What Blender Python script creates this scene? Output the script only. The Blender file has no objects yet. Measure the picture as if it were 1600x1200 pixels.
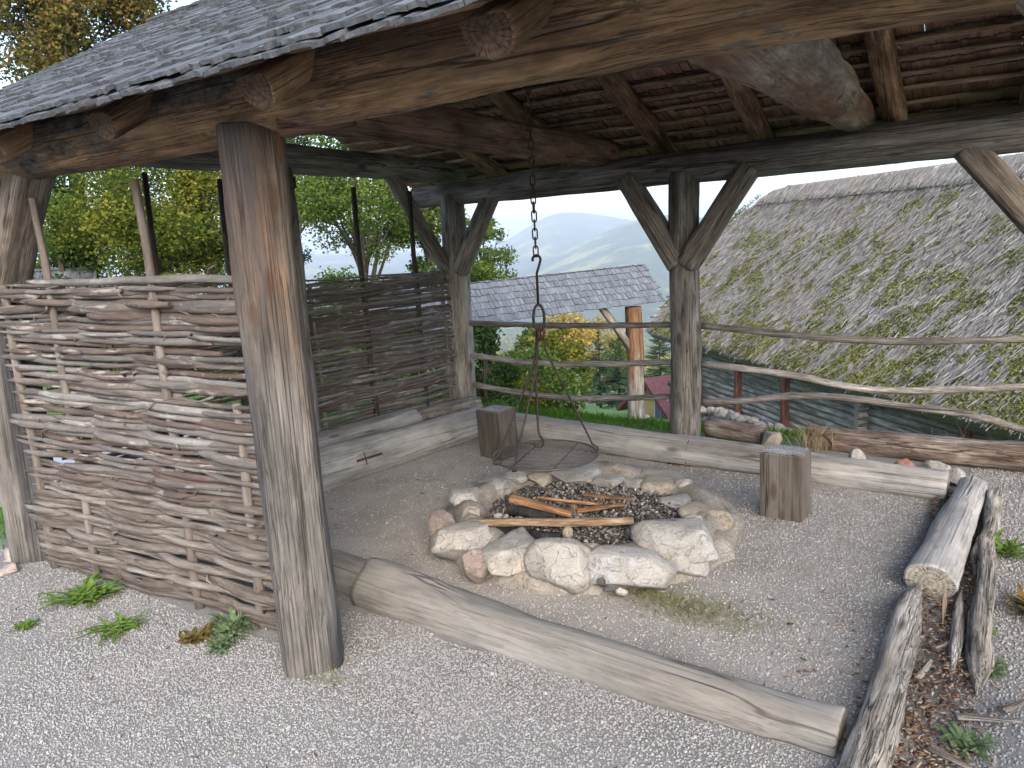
import bpy, math, random
import numpy as np
from mathutils import Vector, Matrix, noise as mnoise
R = math.radians
rnd = random.Random(7)
rng = np.random.default_rng(7)
scene = bpy.context.scene
COL = scene.collection

# ------------------------------------------------------------------ camera
FPX, PITCH, ROLL, EYE = 1150.0, R(11.2), R(3.15), 1.6
cam = bpy.data.cameras.new('camera'); camo = bpy.data.objects.new('camera', cam); COL.objects.link(camo)
fwd = Vector((0, math.cos(PITCH), -math.sin(PITCH))); up0 = Vector((0, math.sin(PITCH), math.cos(PITCH))); rt0 = Vector((1, 0, 0))
cR, sR = math.cos(ROLL), math.sin(ROLL)
cr = rt0 * cR - up0 * sR; cu = rt0 * sR + up0 * cR
M = Matrix((cr, cu, -fwd)).transposed().to_4x4(); M.translation = (0, 0, EYE)
camo.matrix_world = M
cam.sensor_width = 36; cam.lens = 36 * FPX / 1600; cam.clip_end = 20000; cam.clip_start = 0.05
scene.camera = camo
def ray(px, py): return fwd + cr * ((px - 800) / FPX) + cu * ((600 - py) / FPX)
def atz(px, py, z=0.0):
    d = ray(px, py); t = (z - EYE) / d.z; return Vector((0, 0, EYE)) + d * t
def aty(px, py, y):
    d = ray(px, py); return Vector((0, 0, EYE)) + d * (y / d.y)

# shelter frame: u along the front eave, v towards the back
O = Vector((-2.6, 3.93, 0)); U = Vector((.838, -.545, 0)).normalized(); V = Vector((.545, .838, 0)).normalized()
def W(u, v, z=0.0): return O + U * u + V * v + Vector((0, 0, z))
def fbm(p, oct=3): return mnoise.fractal(p, 0.8, 2.0, oct)
def sstep(x, a, b):
    t = np.clip((x - a) / (b - a), 0, 1); return t * t * (3 - 2 * t)

# ------------------------------------------------------------------ materials
class NT:
    def __init__(s, name):
        s.m = bpy.data.materials.new(name); s.m.use_nodes = True; s.t = s.m.node_tree; s.t.nodes.clear()
        s.out = s.t.nodes.new('ShaderNodeOutputMaterial')
    def n(s, ty, ins=None, **kw):
        nd = s.t.nodes.new('ShaderNode' + ty)
        for k, v in kw.items(): setattr(nd, k, v)
        for k, v in (ins or {}).items(): s.set(nd, k, v)
        return nd
    def set(s, nd, k, v):
        sock = nd.inputs[k]
        if hasattr(v, 'is_linked') and hasattr(v, 'is_output'): s.t.links.new(v, sock)
        elif isinstance(v, bpy.types.Node): s.t.links.new(v.outputs[0], sock)
        else:
            if sock.type == 'RGBA' and len(v) == 3: v = (*v, 1)
            sock.default_value = v
    def math(s, op, a, b=0.0, c=None, clamp=False):
        nd = s.n('Math', operation=op, use_clamp=clamp); s.set(nd, 0, a); s.set(nd, 1, b)
        if c is not None: s.set(nd, 2, c)
        return nd.outputs[0]
    def ramp(s, fac, stops):
        nd = s.n('ValToRGB'); e = nd.color_ramp.elements
        while len(e) < len(stops): e.new(.5)
        for el, (p, c) in zip(e, stops):
            el.position = p; el.color = (*c, 1) if not isinstance(c, (int, float)) else (c, c, c, 1)
        s.set(nd, 0, fac); return nd.outputs[0]
    def mix(s, fac, a, b, mode='MIX'):
        nd = s.n('Mix', data_type='RGBA', blend_type=mode)
        s.set(nd, 'Factor', fac); s.set(nd, 6, a); s.set(nd, 7, b); return nd.outputs[2]
    def noise(s, vec, scale, detail=5, rough=.55, dist=0.0):
        nd = s.n('TexNoise'); s.set(nd, 'Vector', vec); nd.inputs['Scale'].default_value = scale
        nd.inputs['Detail'].default_value = detail; nd.inputs['Roughness'].default_value = rough; nd.inputs['Distortion'].default_value = dist
        return nd.outputs[0]
    def coords(s, kind='Object', rand=True, scale=(1, 1, 1)):
        v = s.n('TexCoord').outputs[kind]
        if rand:
            r = s.n('ObjectInfo').outputs['Random']
            off = s.n('CombineXYZ', {0: s.math('MULTIPLY', r, 37.0), 1: s.math('MULTIPLY', r, 11.0), 2: s.math('MULTIPLY', r, 23.0)})
            v = s.n('VectorMath', {0: v, 1: off.outputs[0]}, operation='ADD').outputs[0]
        if scale != (1, 1, 1):
            v = s.n('VectorMath', {0: v, 1: scale}, operation='MULTIPLY').outputs[0]
        return v
    def scaled(s, v, sc): return s.n('VectorMath', {0: v, 1: sc}, operation='MULTIPLY').outputs[0]
    def bump(s, h, strength=.5, dist=.01, normal=None):
        nd = s.n('Bump'); s.set(nd, 'Height', h); nd.inputs['Strength'].default_value = strength; nd.inputs['Distance'].default_value = dist
        if normal is not None: s.set(nd, 'Normal', normal)
        return nd.outputs[0]
    def done(s, color, rough=.85, normal=None, spec=.25, metallic=0.0):
        b = s.n('BsdfPrincipled'); s.set(b, 'Base Color', color); s.set(b, 'Roughness', rough)
        b.inputs['Specular IOR Level'].default_value = spec; b.inputs['Metallic'].default_value = metallic
        if normal is not None: s.set(b, 'Normal', normal)
        s.t.links.new(b.outputs[0], s.out.inputs[0]); return s.m

def wood(name, cols, tint=None, tint_rng=(.5, .62), grad=None, stretch=12, along=1.2, crack=.8, bump=.6, patch=None, knots=True, top=None, tone=.22, gc=(.5, .95, 1.35), fine_ck=.25):
    t = NT(name); c = t.coords()
    base = t.noise(t.scaled(c, (along * 2.0, stretch * 1.15, stretch * 1.15)), 1, 10, .7, .25)
    n = len(cols)
    col = t.ramp(base, [(.32 + .36 * i / (n - 1), k) for i, k in enumerate(cols)])
    if grad:
        x0, x1, cols2 = grad
        raw = t.n('TexCoord').outputs['Object']; sx = t.n('SeparateXYZ', {0: raw}).outputs[0]
        col2 = t.ramp(base, [(.28 + .44 * i / (len(cols2) - 1), k) for i, k in enumerate(cols2)])
        wob = t.noise(t.scaled(c, (.9, 9, 9)), 1, 4)
        f = t.math('ADD', t.n('MapRange', {0: sx, 1: x0, 2: x1}).outputs[0], t.math('MULTIPLY', t.math('SUBTRACT', wob, .5), 2.2))
        f = t.n('MapRange', {0: f, 1: .25, 2: .75}).outputs[0]
        col = t.mix(f, col, col2)
    if tint:
        lo = t.noise(t.scaled(c, (along * .5, 5, 5)), 1, 5, .6)
        col = t.mix(t.n('MapRange', {0: lo, 1: tint_rng[0], 2: tint_rng[1]}).outputs[0], col, tint)
    if patch:   # flakes of bark or lichen with ragged edges
        pc, pl, ph, ps = patch
        pn = t.noise(t.scaled(c, (ps * .5, ps, ps)), 1, 7, .7)
        col = t.mix(t.n('MapRange', {0: pn, 1: pl, 2: ph}).outputs[0], col, pc)
    if top:     # bark left on the upper side
        tc, z0, z1 = top
        tz = t.n('SeparateXYZ', {0: t.n('TexCoord').outputs['Object']}).outputs[2]
        tn = t.noise(t.scaled(c, (2.2, 9, 9)), 1, 7, .7); tb = t.noise(t.scaled(c, (14, 26, 26)), 1, 8, .75)
        tx = t.n('SeparateXYZ', {0: t.n('TexCoord').outputs['Object']}).outputs[0]
        tz = t.math('ADD', tz, t.math('MULTIPLY', t.math('SUBTRACT', 2.7, tx, clamp=False), .07))
        tf = t.n('MapRange', {0: t.math('ADD', tz, t.math('MULTIPLY', t.math('SUBTRACT', tn, .5), .42)), 1: z0, 2: z1}).outputs[0]
        col = t.mix(tf, col, t.ramp(tb, [(.34, (.02, .016, .014)), (.5, tc), (.66, (.19, .172, .155))]))
    mot = t.noise(t.scaled(c, (3.5, 8, 8)), 1, 6, .65)
    col = t.mix(1.0, col, t.ramp(mot, [(.35, .72), (.5, 1.0), (.65, 1.16)]), 'MULTIPLY')
    grain = t.noise(t.scaled(c, (along * 3.4, stretch * 11, stretch * 11)), 1, 7, .72)
    col = t.mix(1.0, col, t.ramp(grain, [(.36, gc[0]), (.5, gc[1]), (.64, gc[2])]), 'MULTIPLY')
    cn = t.noise(t.scaled(c, (along * .3, stretch * .9, stretch * .9)), 1, 3, .5, .2)
    cd = t.math('ABSOLUTE', t.math('SUBTRACT', cn, .5))
    ck = t.n('MapRange', {0: cd, 1: .002, 2: .012, 3: 0.0, 4: 1.0}).outputs[0]
    bk = t.noise(t.scaled(c, (along * 1.3, 2, 2)), 1, 2)
    ck = t.math('MAXIMUM', ck, t.n('MapRange', {0: bk, 1: .5, 2: .44}).outputs[0])
    cn2 = t.noise(t.scaled(c, (along * .8, stretch * 5.5, stretch * 5.5)), 1, 3, .55, .1)
    ck2 = t.n('MapRange', {0: t.math('ABSOLUTE', t.math('SUBTRACT', cn2, .5)), 1: .006, 2: .035, 3: fine_ck, 4: 1.0}).outputs[0]
    ck = t.math('MINIMUM', ck, t.math('MAXIMUM', ck2, t.n('MapRange', {0: t.noise(t.scaled(c, (along * 2.2, 7, 7)), 1, 2), 1: .5, 2: .56}).outputs[0]))
    col = t.mix(t.math('MULTIPLY', t.math('SUBTRACT', 1.0, ck), crack), col, (.012, .009, .007))
    if knots:
        kv = t.n('TexVoronoi', {'Vector': t.scaled(c, (2.2, 6, 6)), 'Scale': 1.0}).outputs['Distance']
        kk = t.n('MapRange', {0: kv, 1: .07, 2: .15, 3: .75, 4: 0.0}).outputs[0]
        col = t.mix(kk, col, (.045, .025, .014))
    rv = t.n('ObjectInfo').outputs['Random']
    col = t.mix(1.0, col, t.ramp(rv, [(0, 1 - tone), (1, 1 + tone)]), 'MULTIPLY')
    h = t.math('ADD', t.math('MULTIPLY', grain, .5), t.math('ADD', t.math('MULTIPLY', base, .9), t.math('MULTIPLY', ck, .8)))
    return t.done(col, .85, t.bump(h, bump, .012))

def endgrain(name, c1, c2):
    t = NT(name); raw = t.n('TexCoord').outputs['Object']; s = t.n('SeparateXYZ', {0: raw})
    yz = t.n('CombineXYZ', {1: s.outputs[1], 2: s.outputs[2]}).outputs[0]
    ln = t.n('VectorMath', {0: yz}, operation='LENGTH').outputs['Value']
    w = t.noise(raw, 30, 4)
    rg = t.math('SINE', t.math('MULTIPLY', t.math('ADD', ln, t.math('MULTIPLY', w, .012)), 330.0))
    col = t.mix(t.n('MapRange', {0: rg, 1: -1.0, 2: 1.0}).outputs[0], c1, c2)
    an = t.math('ARCTAN2', s.outputs[1], s.outputs[2])
    rc = t.noise(t.n('CombineXYZ', {0: t.math('MULTIPLY', an, 4.0), 1: t.math('MULTIPLY', ln, 5.0)}).outputs[0], 1.6, 3)
    ck = t.n('MapRange', {0: t.math('ABSOLUTE', t.math('SUBTRACT', rc, .5)), 1: .006, 2: .025}).outputs[0]
    col = t.mix(ck, (.02, .014, .01), col)
    col = t.mix(1.0, col, t.ramp(t.noise(raw, 14, 6), [(.35, .75), (.65, 1.1)]), 'MULTIPLY')
    return t.done(col, .9, t.bump(t.math('ADD', ck, w), .5, .006))

GREY = [(.075, .068, .062), (.17, .158, .145), (.26, .245, .23), (.37, .355, .335)]
BROWN = [(.03, .018, .012), (.085, .048, .03), (.15, .092, .06), (.22, .15, .105)]
M_ = {}
M_['post'] = wood('weathered_post', [(0.045, 0.042, 0.040), (0.080, 0.076, 0.071), (0.112, 0.106, 0.098), (0.154, 0.145, 0.133)], tint=(0.032, 0.033, 0.038), tint_rng=(.52, .66), grad=(.85, 2.15, [(0.026, 0.018, 0.013), (0.048, 0.034, 0.026), (0.069, 0.052, 0.041), (0.083, 0.061, 0.048), (0.154, 0.074, 0.032), (0.192, 0.096, 0.042)]), along=.7, gc=(.65, 1, 1.2))
M_['post_grey'] = wood('grey_post', [(.09, .08, .072), (.155, .142, .13), (.215, .202, .186), (.3, .288, .27)], tint=(.1, .068, .052), tint_rng=(.56, .7), gc=(.65, 1, 1.2))
M_['beam'] = wood('stained_beam', [(0.084, 0.052, 0.031), (0.204, 0.126, 0.070), (0.336, 0.216, 0.120), (0.480, 0.330, 0.186)], tint=(0.084, 0.054, 0.036), tint_rng=(.54, .68), patch=((0.144, 0.130, 0.120), .57, .63, 16), top=((0.102, 0.084, 0.070), -.05, .0), stretch=10, along=1.0, gc=(.7, 1, 1.2))
M_['beam_grey'] = wood('grey_beam', [(0.111, 0.100, 0.094), (0.182, 0.169, 0.159), (0.254, 0.238, 0.225), (0.338, 0.325, 0.312)], tint=(0.098, 0.075, 0.065), tint_rng=(.54, .7), along=.8, gc=(.65, 1, 1.2))
M_['tie'] = wood('reddish_tie', [(0.070, 0.042, 0.034), (0.126, 0.073, 0.056), (0.182, 0.112, 0.084), (0.252, 0.175, 0.140)], gc=(.7, 1, 1.15))
M_['tie_pale'] = wood('pale_tie', [(.1, .075, .06), (.21, .165, .135), (.31, .265, .23), (.42, .38, .35)], tint=(.17, .09, .06), tint_rng=(.44, .6), along=1.3, stretch=11, crack=.6, fine_ck=.6, gc=(.7, 1, 1.15))
M_['rafter'] = wood('rafter_wood', [(0.098, 0.056, 0.034), (0.196, 0.119, 0.073), (0.322, 0.203, 0.126), (0.476, 0.329, 0.217)], tint=(0.056, 0.036, 0.025), tint_rng=(.52, .62))
M_['brace'] = wood('brace_wood', [(0.078, 0.064, 0.054), (0.140, 0.119, 0.101), (0.196, 0.170, 0.148), (0.263, 0.237, 0.213)])
M_['batten'] = wood('batten_wood', [(0.156, 0.104, 0.065), (0.260, 0.182, 0.124), (0.364, 0.267, 0.189), (0.468, 0.358, 0.260)], knots=False)
M_['log'] = wood('silver_log', [(0.176, 0.171, 0.165), (0.228, 0.224, 0.218), (0.268, 0.264, 0.258), (0.328, 0.325, 0.320)], tint=(0.192, 0.178, 0.160), tint_rng=(.5, .72), along=.6, stretch=9, crack=.7, tone=.06, gc=(.78, 1.0, 1.14), fine_ck=.55)
M_['log_pale'] = wood('pale_log', [(0.118, 0.114, 0.107), (0.147, 0.144, 0.136), (0.171, 0.167, 0.159), (0.203, 0.199, 0.192)], tint=(0.127, 0.118, 0.106), tint_rng=(.48, .72), along=.6, stretch=8, tone=.05, crack=.6, gc=(.85, 1.0, 1.1), fine_ck=.65)
M_['rotten'] = wood('rotten_wood', [(0.093, 0.076, 0.061), (0.212, 0.191, 0.166), (0.297, 0.281, 0.255), (0.374, 0.361, 0.340)], tint=(0.212, 0.128, 0.072), tint_rng=(.58, .7), along=1.2, stretch=18, crack=.9, bump=1.0, tone=.06, gc=(.65, 1, 1.2))
M_['terrace'] = wood('terrace_wood', [(.05, .032, .024), (.13, .1, .082), (.22, .185, .16), (.33, .3, .27)], tint=(.09, .05, .035), tint_rng=(.52, .64), bump=.9)
M_['rail'] = wood('rail_wood', [(.09, .082, .074), (.17, .158, .145), (.25, .235, .218), (.34, .325, .305)], knots=False, along=1.0, stretch=20)
M_['stump'] = wood('block_wood', [(0.056, 0.048, 0.040), (0.078, 0.068, 0.057), (0.098, 0.087, 0.075), (0.122, 0.111, 0.097)], tint=(0.043, 0.032, 0.024), tint_rng=(.56, .7), along=.7, gc=(.8, 1, 1.12), fine_ck=.5)
M_['split'] = wood('split_firewood', [(0.145, 0.085, 0.044), (0.255, 0.170, 0.102), (0.348, 0.255, 0.170), (0.442, 0.348, 0.246)], knots=False, stretch=20, along=2, crack=.5)
M_['split_orange'] = wood('orange_firewood', [(0.111, 0.051, 0.024), (0.230, 0.115, 0.055), (0.323, 0.187, 0.102), (0.391, 0.264, 0.162)], knots=False, stretch=20, along=2, crack=.6)
M_['char'] = wood('charred_wood', [(.006, .006, .007), (.016, .016, .018), (.035, .034, .036), (.07, .068, .07)], knots=False, stretch=22, along=12, crack=1)
M_['end'] = endgrain('sawn_end', (0.144, 0.124, 0.100), (0.188, 0.164, 0.136))
M_['end_dark'] = endgrain('sawn_end_brown', (.085, .055, .039), (.115, .078, .056))
M_['end_grey'] = endgrain('sawn_end_grey', (.2, .18, .15), (.29, .27, .235))
M_['end_top'] = endgrain('block_top', (.27, .27, .27), (.36, .36, .365))
M_['hut_log'] = wood('hut_log', [(0.090, 0.084, 0.076), (0.200, 0.190, 0.176), (0.340, 0.326, 0.310), (0.500, 0.480, 0.460)], knots=False, stretch=8, along=.6, tone=.1)
M_['red_post'] = wood('reddish_post', [(0.055, 0.024, 0.019), (0.099, 0.044, 0.033), (0.138, 0.066, 0.050), (0.176, 0.094, 0.072)], knots=False)
M_['gate_post'] = wood('gate_post_wood', [(0.072, 0.068, 0.064), (0.136, 0.128, 0.120), (0.192, 0.180, 0.168), (0.248, 0.240, 0.224)], grad=(.55, 1.35, [(0.056, 0.028, 0.014), (0.104, 0.052, 0.026), (0.136, 0.076, 0.040), (0.152, 0.096, 0.056)]))

def rod_mat():
    t = NT('wattle_rod'); c = t.coords(); r = t.n('ObjectInfo').outputs['Random']
    base = t.ramp(r, [(0, (0.064, 0.051, 0.045)), (.22, (0.089, 0.078, 0.072)), (.4, (0.075, 0.053, 0.044)), (.55, (0.111, 0.103, 0.098)), (.72, (0.092, 0.083, 0.078)), (.84, (0.145, 0.140, 0.136)), (1, (0.066, 0.060, 0.056))])
    n1 = t.noise(t.scaled(c, (3, 30, 30)), 1, 8, .7)
    col = t.mix(1.0, base, t.ramp(n1, [(.25, .35), (.5, .95), (.75, 1.5)]), 'MULTIPLY')
    pn = t.noise(t.scaled(c, (5, 22, 22)), 1, 5, .65)
    col = t.mix(t.n('MapRange', {0: pn, 1: .57, 2: .66, 4: .8}).outputs[0], col, (.25, .235, .22))
    rg = t.noise(t.scaled(c, (70, 4, 4)), 1, 3)
    col = t.mix(t.n('MapRange', {0: rg, 1: .6, 2: .75, 4: .55}).outputs[0], col, (.06, .045, .036))
    h = t.math('ADD', n1, t.math('ADD', t.math('MULTIPLY', pn, .8), t.math('MULTIPLY', rg, .4)))
    return t.done(col, .85, t.bump(h, .8, .008))
M_['rod'] = rod_mat()
def rod_bark():
    t = NT('dry_flaking_rod'); c = t.coords(); r = t.n('ObjectInfo').outputs['Random']
    n1 = t.noise(t.scaled(c, (4, 38, 38)), 1, 9, .75)
    col = t.ramp(n1, [(.3, (0.032, 0.026, 0.022)), (.45, (0.112, 0.098, 0.086)), (.58, (0.172, 0.160, 0.148)), (.75, (0.232, 0.222, 0.210))])
    col = t.mix(1.0, col, t.ramp(r, [(0, (.6, .55, .52)), (1, (1.1, 1.1, 1.1))]), 'MULTIPLY')
    return t.done(col, .9, t.bump(n1, 1.0, .015))
M_['rod_dry'] = rod_bark()
def stake_mat():
    t = NT('hazel_stake'); c = t.coords()
    n1 = t.noise(t.scaled(c, (4, 25, 25)), 1, 8, .7)
    col = t.ramp(n1, [(.3, (0.048, 0.038, 0.033)), (.5, (0.112, 0.096, 0.086)), (.7, (0.176, 0.162, 0.150))])
    return t.done(col, .85, t.bump(n1, .8, .008))
M_['stake'] = stake_mat()
def dark_stake():
    t = NT('dark_stake'); c = t.coords(); n1 = t.noise(t.scaled(c, (5, 25, 25)), 1, 6, .7)
    return t.done(t.ramp(n1, [(.3, (.014, .011, .01)), (.7, (.06, .05, .043))]), .9, t.bump(n1, .8, .008))
M_['stake_dark'] = dark_stake()

def shingle_mat(name, cols, stretch=60):
    t = NT(name); c = t.coords(); isl = t.n('NewGeometry').outputs['Random Per Island']
    off = t.n('CombineXYZ', {0: t.math('MULTIPLY', isl, 91.0), 1: t.math('MULTIPLY', isl, 53.0)}).outputs[0]
    v = t.n('VectorMath', {0: c, 1: off}, operation='ADD').outputs[0]
    g = t.noise(t.scaled(v, (2.5, stretch, stretch)), 1, 7, .7)
    col = t.ramp(g, [(.25, cols[0]), (.45, cols[1]), (.62, cols[2]), (.8, cols[3])])
    col = t.mix(1.0, col, t.ramp(isl, [(0, .8), (.5, 1.0), (1, 1.15)]), 'MULTIPLY')
    st = t.noise(v, 5, 4); col = t.mix(t.n('MapRange', {0: st, 1: .55, 2: .72, 4: .6}).outputs[0], col, cols[0])
    return t.done(col, .75, t.bump(g, .8, .006), spec=.2)
M_['shingle'] = shingle_mat('silver_shingle', [(0.029, 0.031, 0.036), (0.060, 0.066, 0.076), (0.086, 0.097, 0.111), (0.125, 0.137, 0.154)])
M_['shingle_under'] = shingle_mat('brown_shingle_underside', [(0.144, 0.080, 0.051), (0.264, 0.152, 0.099), (0.368, 0.232, 0.160), (0.464, 0.328, 0.232)], 30)
M_['shingle_far'] = shingle_mat('grey_gate_shingle', [(0.049, 0.054, 0.061), (0.089, 0.098, 0.112), (0.123, 0.137, 0.157), (0.172, 0.189, 0.210)], 30)

def iron(name, c1, c2):
    t = NT(name); c = t.coords(); n1 = t.noise(c, 60, 6, .7)
    return t.done(t.ramp(n1, [(.35, c1), (.7, c2)]), .6, t.bump(n1, .4, .002), metallic=.6, spec=.4)
M_['iron'] = iron('dark_iron', (.02, .017, .016), (.075, .055, .045))
M_['rust'] = iron('rusty_iron', (.05, .028, .018), (.13, .07, .042))
M_['iron_pale'] = iron('worn_iron', (.045, .04, .037), (.13, .12, .112))

def stone_mat(name, cols, patches=True, sc=5.0):
    t = NT(name); c = t.coords(); n1 = t.noise(c, sc, 9, .65)
    col = t.ramp(n1, [(.3, cols[0]), (.45, cols[1]), (.58, cols[2]), (.75, cols[3])])
    if patches:
        p = t.noise(c, 6.5, 5, .6); r = t.n('ObjectInfo').outputs['Random']
        pc = t.ramp(r, [(0, (.4, .3, .255)), (.35, (.38, .31, .265)), (.6, (.37, .3, .19)), (.8, (.29, .305, .33)), (1, (.36, .28, .22))])
        col = t.mix(t.n('MapRange', {0: p, 1: .56, 2: .7, 4: .55}).outputs[0], col, pc)
        g = t.noise(c, 3.1, 5, .6)
        col = t.mix(t.n('MapRange', {0: g, 1: .54, 2: .62, 4: .7}).outputs[0], col, (.33, .335, .345))
    vz = t.noise(c, 13, 3, .5, 1.2)
    ck = t.n('MapRange', {0: t.math('ABSOLUTE', t.math('SUBTRACT', vz, .5)), 1: .0, 2: .018}).outputs[0]
    col = t.mix(t.math('MULTIPLY', t.math('SUBTRACT', 1.0, ck), .35), col, (.16, .14, .12))
    sp = t.noise(c, 110, 2); col = t.mix(1.0, col, t.ramp(sp, [(.3, .8), (.7, 1.12)]), 'MULTIPLY')
    h = t.math('ADD', t.math('MULTIPLY', t.noise(c, 24, 9, .7), .8), t.math('MULTIPLY', ck, .35))
    return t.done(col, .88, t.bump(h, .8, .02))
M_['stone'] = stone_mat('pale_limestone', [(0.178, 0.171, 0.157), (0.252, 0.245, 0.230), (0.304, 0.296, 0.276), (0.356, 0.348, 0.328)])
M_['stone_tan'] = stone_mat('tan_stone', [(0.165, 0.139, 0.109), (0.232, 0.203, 0.161), (0.289, 0.257, 0.210), (0.330, 0.306, 0.266)], False)
M_['stone_pink'] = stone_mat('pink_stone', [(0.195, 0.158, 0.143), (0.255, 0.210, 0.191), (0.300, 0.259, 0.240), (0.345, 0.315, 0.296)], False)
M_['wall_stone'] = stone_mat('rubble_stone', [(0.105, 0.090, 0.071), (0.150, 0.135, 0.111), (0.195, 0.178, 0.150), (0.240, 0.223, 0.194)], False)
M_['mortar'] = stone_mat('sandy_mortar', [(0.165, 0.146, 0.120), (0.232, 0.211, 0.182), (0.277, 0.257, 0.226), (0.315, 0.298, 0.270)], False, 9)
M_['tar'] = stone_mat('tar_patch', [(.03, .028, .026), (.06, .056, .052), (.09, .085, .08), (.13, .125, .12)], False, 20)
M_['brick'] = stone_mat('red_brick', [(.16, .07, .05), (.25, .12, .085), (.3, .16, .12), (.36, .22, .18)], False, 14)

def island_mat(name, stops, rough=.9, noise_sc=0, bump=0):
    t = NT(name); isl = t.n('NewGeometry').outputs['Random Per Island']
    col = t.ramp(isl, stops)
    nrm = None
    if noise_sc:
        n1 = t.noise(t.coords(rand=False), noise_sc, 4); col = t.mix(1.0, col, t.ramp(n1, [(.3, .7), (.7, 1.2)]), 'MULTIPLY')
        if bump: nrm = t.bump(n1, bump, .005)
    return t.done(col, rough, nrm)
M_['pebble'] = island_mat('pale_gravel', [(0, (0.179, 0.178, 0.178)), (.2, (0.216, 0.215, 0.215)), (.45, (0.242, 0.242, 0.242)), (.65, (0.220, 0.223, 0.232)), (.82, (0.287, 0.284, 0.283)), (.93, (0.200, 0.186, 0.169)), (1, (0.253, 0.251, 0.247))], .85)
M_['pebble_in'] = island_mat('fine_dusty_gravel', [(0, (0.209, 0.193, 0.176)), (.3, (0.297, 0.281, 0.262)), (.6, (0.374, 0.358, 0.336)), (.85, (0.440, 0.429, 0.413)), (1, (0.242, 0.209, 0.171))], .9)
M_['ash'] = island_mat('ash_and_charcoal', [(0, (0.023, 0.022, 0.020)), (.4, (0.080, 0.073, 0.070)), (.7, (0.158, 0.149, 0.141)), (.88, (0.282, 0.271, 0.261)), (.97, (0.113, 0.068, 0.040)), (1, (0.475, 0.452, 0.418))], .95)
M_['chips'] = island_mat('wood_crumbs', [(0, (0.060, 0.036, 0.024)), (.4, (0.119, 0.072, 0.047)), (.7, (0.178, 0.123, 0.085)), (1, (0.255, 0.221, 0.183))], .9)

def leaf_mat(name, stops, trans=.35, sc=.9, dark=.45):
    t = NT(name); isl = t.n('NewGeometry').outputs['Random Per Island']
    lo = t.noise(t.n('TexCoord').outputs['Object'], sc, 3)
    f = t.math('ADD', t.math('MULTIPLY', isl, .55), t.math('MULTIPLY', t.math('SUBTRACT', lo, .28), 1.05), clamp=True)
    col = t.ramp(f, stops)
    d = t.n('BsdfDiffuse', {'Color': col}); tr = t.n('BsdfTranslucent', {'Color': col})
    mx = t.n('MixShader', {0: trans}); t.t.links.new(d.outputs[0], mx.inputs[1]); t.t.links.new(tr.outputs[0], mx.inputs[2])
    t.t.links.new(mx.outputs[0], t.out.inputs[0]); return t.m
M_['leaf_green'] = leaf_mat('green_leaves', [(.05, (0.021, 0.042, 0.013)), (.4, (0.049, 0.087, 0.021)), (.7, (0.091, 0.140, 0.032)), (1, (0.154, 0.196, 0.052))])
M_['leaf_bright'] = leaf_mat('bright_leaves', [(.05, (0.026, 0.050, 0.012)), (.4, (0.059, 0.099, 0.021)), (.7, (0.109, 0.155, 0.033)), (1, (0.178, 0.218, 0.056))], .45)
M_['leaf_yellow'] = leaf_mat('yellowing_leaves', [(.05, (0.019, 0.038, 0.010)), (.35, (0.046, 0.076, 0.016)), (.62, (0.119, 0.135, 0.022)), (1, (0.227, 0.194, 0.030))], .4)
M_['leaf_autumn'] = leaf_mat('autumn_leaves', [(.05, (.028, .042, .014)), (.4, (.065, .075, .022)), (.65, (.135, .105, .03)), (1, (.22, .14, .042))], .4)
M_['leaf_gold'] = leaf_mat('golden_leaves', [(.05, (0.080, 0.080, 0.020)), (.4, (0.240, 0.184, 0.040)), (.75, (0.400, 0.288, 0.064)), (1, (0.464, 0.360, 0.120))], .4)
M_['leaf_dark'] = leaf_mat('dark_leaves', [(.05, (0.013, 0.027, 0.010)), (.45, (0.029, 0.056, 0.018)), (.75, (0.056, 0.096, 0.028)), (1, (0.104, 0.152, 0.040))], .3)
M_['leaf_grey'] = leaf_mat('greyish_leaves', [(.05, (0.022, 0.034, 0.017)), (.45, (0.049, 0.068, 0.030)), (.75, (0.083, 0.105, 0.041)), (1, (0.128, 0.150, 0.060))], .4)
M_['needle'] = leaf_mat('conifer_needles', [(.05, (0.010, 0.024, 0.013)), (.5, (0.024, 0.048, 0.024)), (1, (0.052, 0.088, 0.038))], .15)
M_['weed'] = leaf_mat('weed_leaves', [(.05, (0.049, 0.091, 0.021)), (.5, (0.098, 0.168, 0.038)), (1, (0.175, 0.252, 0.070))], .35, 9)
M_['weed_grey'] = leaf_mat('grey_weed_leaves', [(.05, (0.053, 0.083, 0.045)), (.5, (0.105, 0.150, 0.075)), (1, (0.165, 0.225, 0.128))], .25, 9)
M_['weed_red'] = leaf_mat('reddish_weed_leaves', [(.05, (.04, .045, .02)), (.5, (.11, .09, .03)), (1, (.22, .1, .045))], .25, 9)
M_['grass'] = leaf_mat('grass_blades', [(.05, (0.035, 0.077, 0.013)), (.5, (0.070, 0.147, 0.021)), (1, (0.140, 0.231, 0.042))], .35, .8)
M_['dry_grass'] = leaf_mat('thin_mossy_grass', [(.05, (.11, .12, .05)), (.5, (.19, .195, .09)), (1, (.29, .275, .15))], .25, 4)
M_['straw_grass'] = leaf_mat('straw_blades', [(.05, (.2, .15, .08)), (1, (.42, .35, .22))], .25, 4)
def bark_mat():
    t = NT('tree_bark'); c = t.coords(); n1 = t.noise(t.scaled(c, (14, 14, 3)), 1, 8, .7)
    return t.done(t.ramp(n1, [(.3, (.018, .015, .012)), (.55, (.065, .056, .047)), (.75, (.13, .118, .102))]), .9, t.bump(n1, .9, .03))
M_['bark'] = bark_mat()

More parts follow.
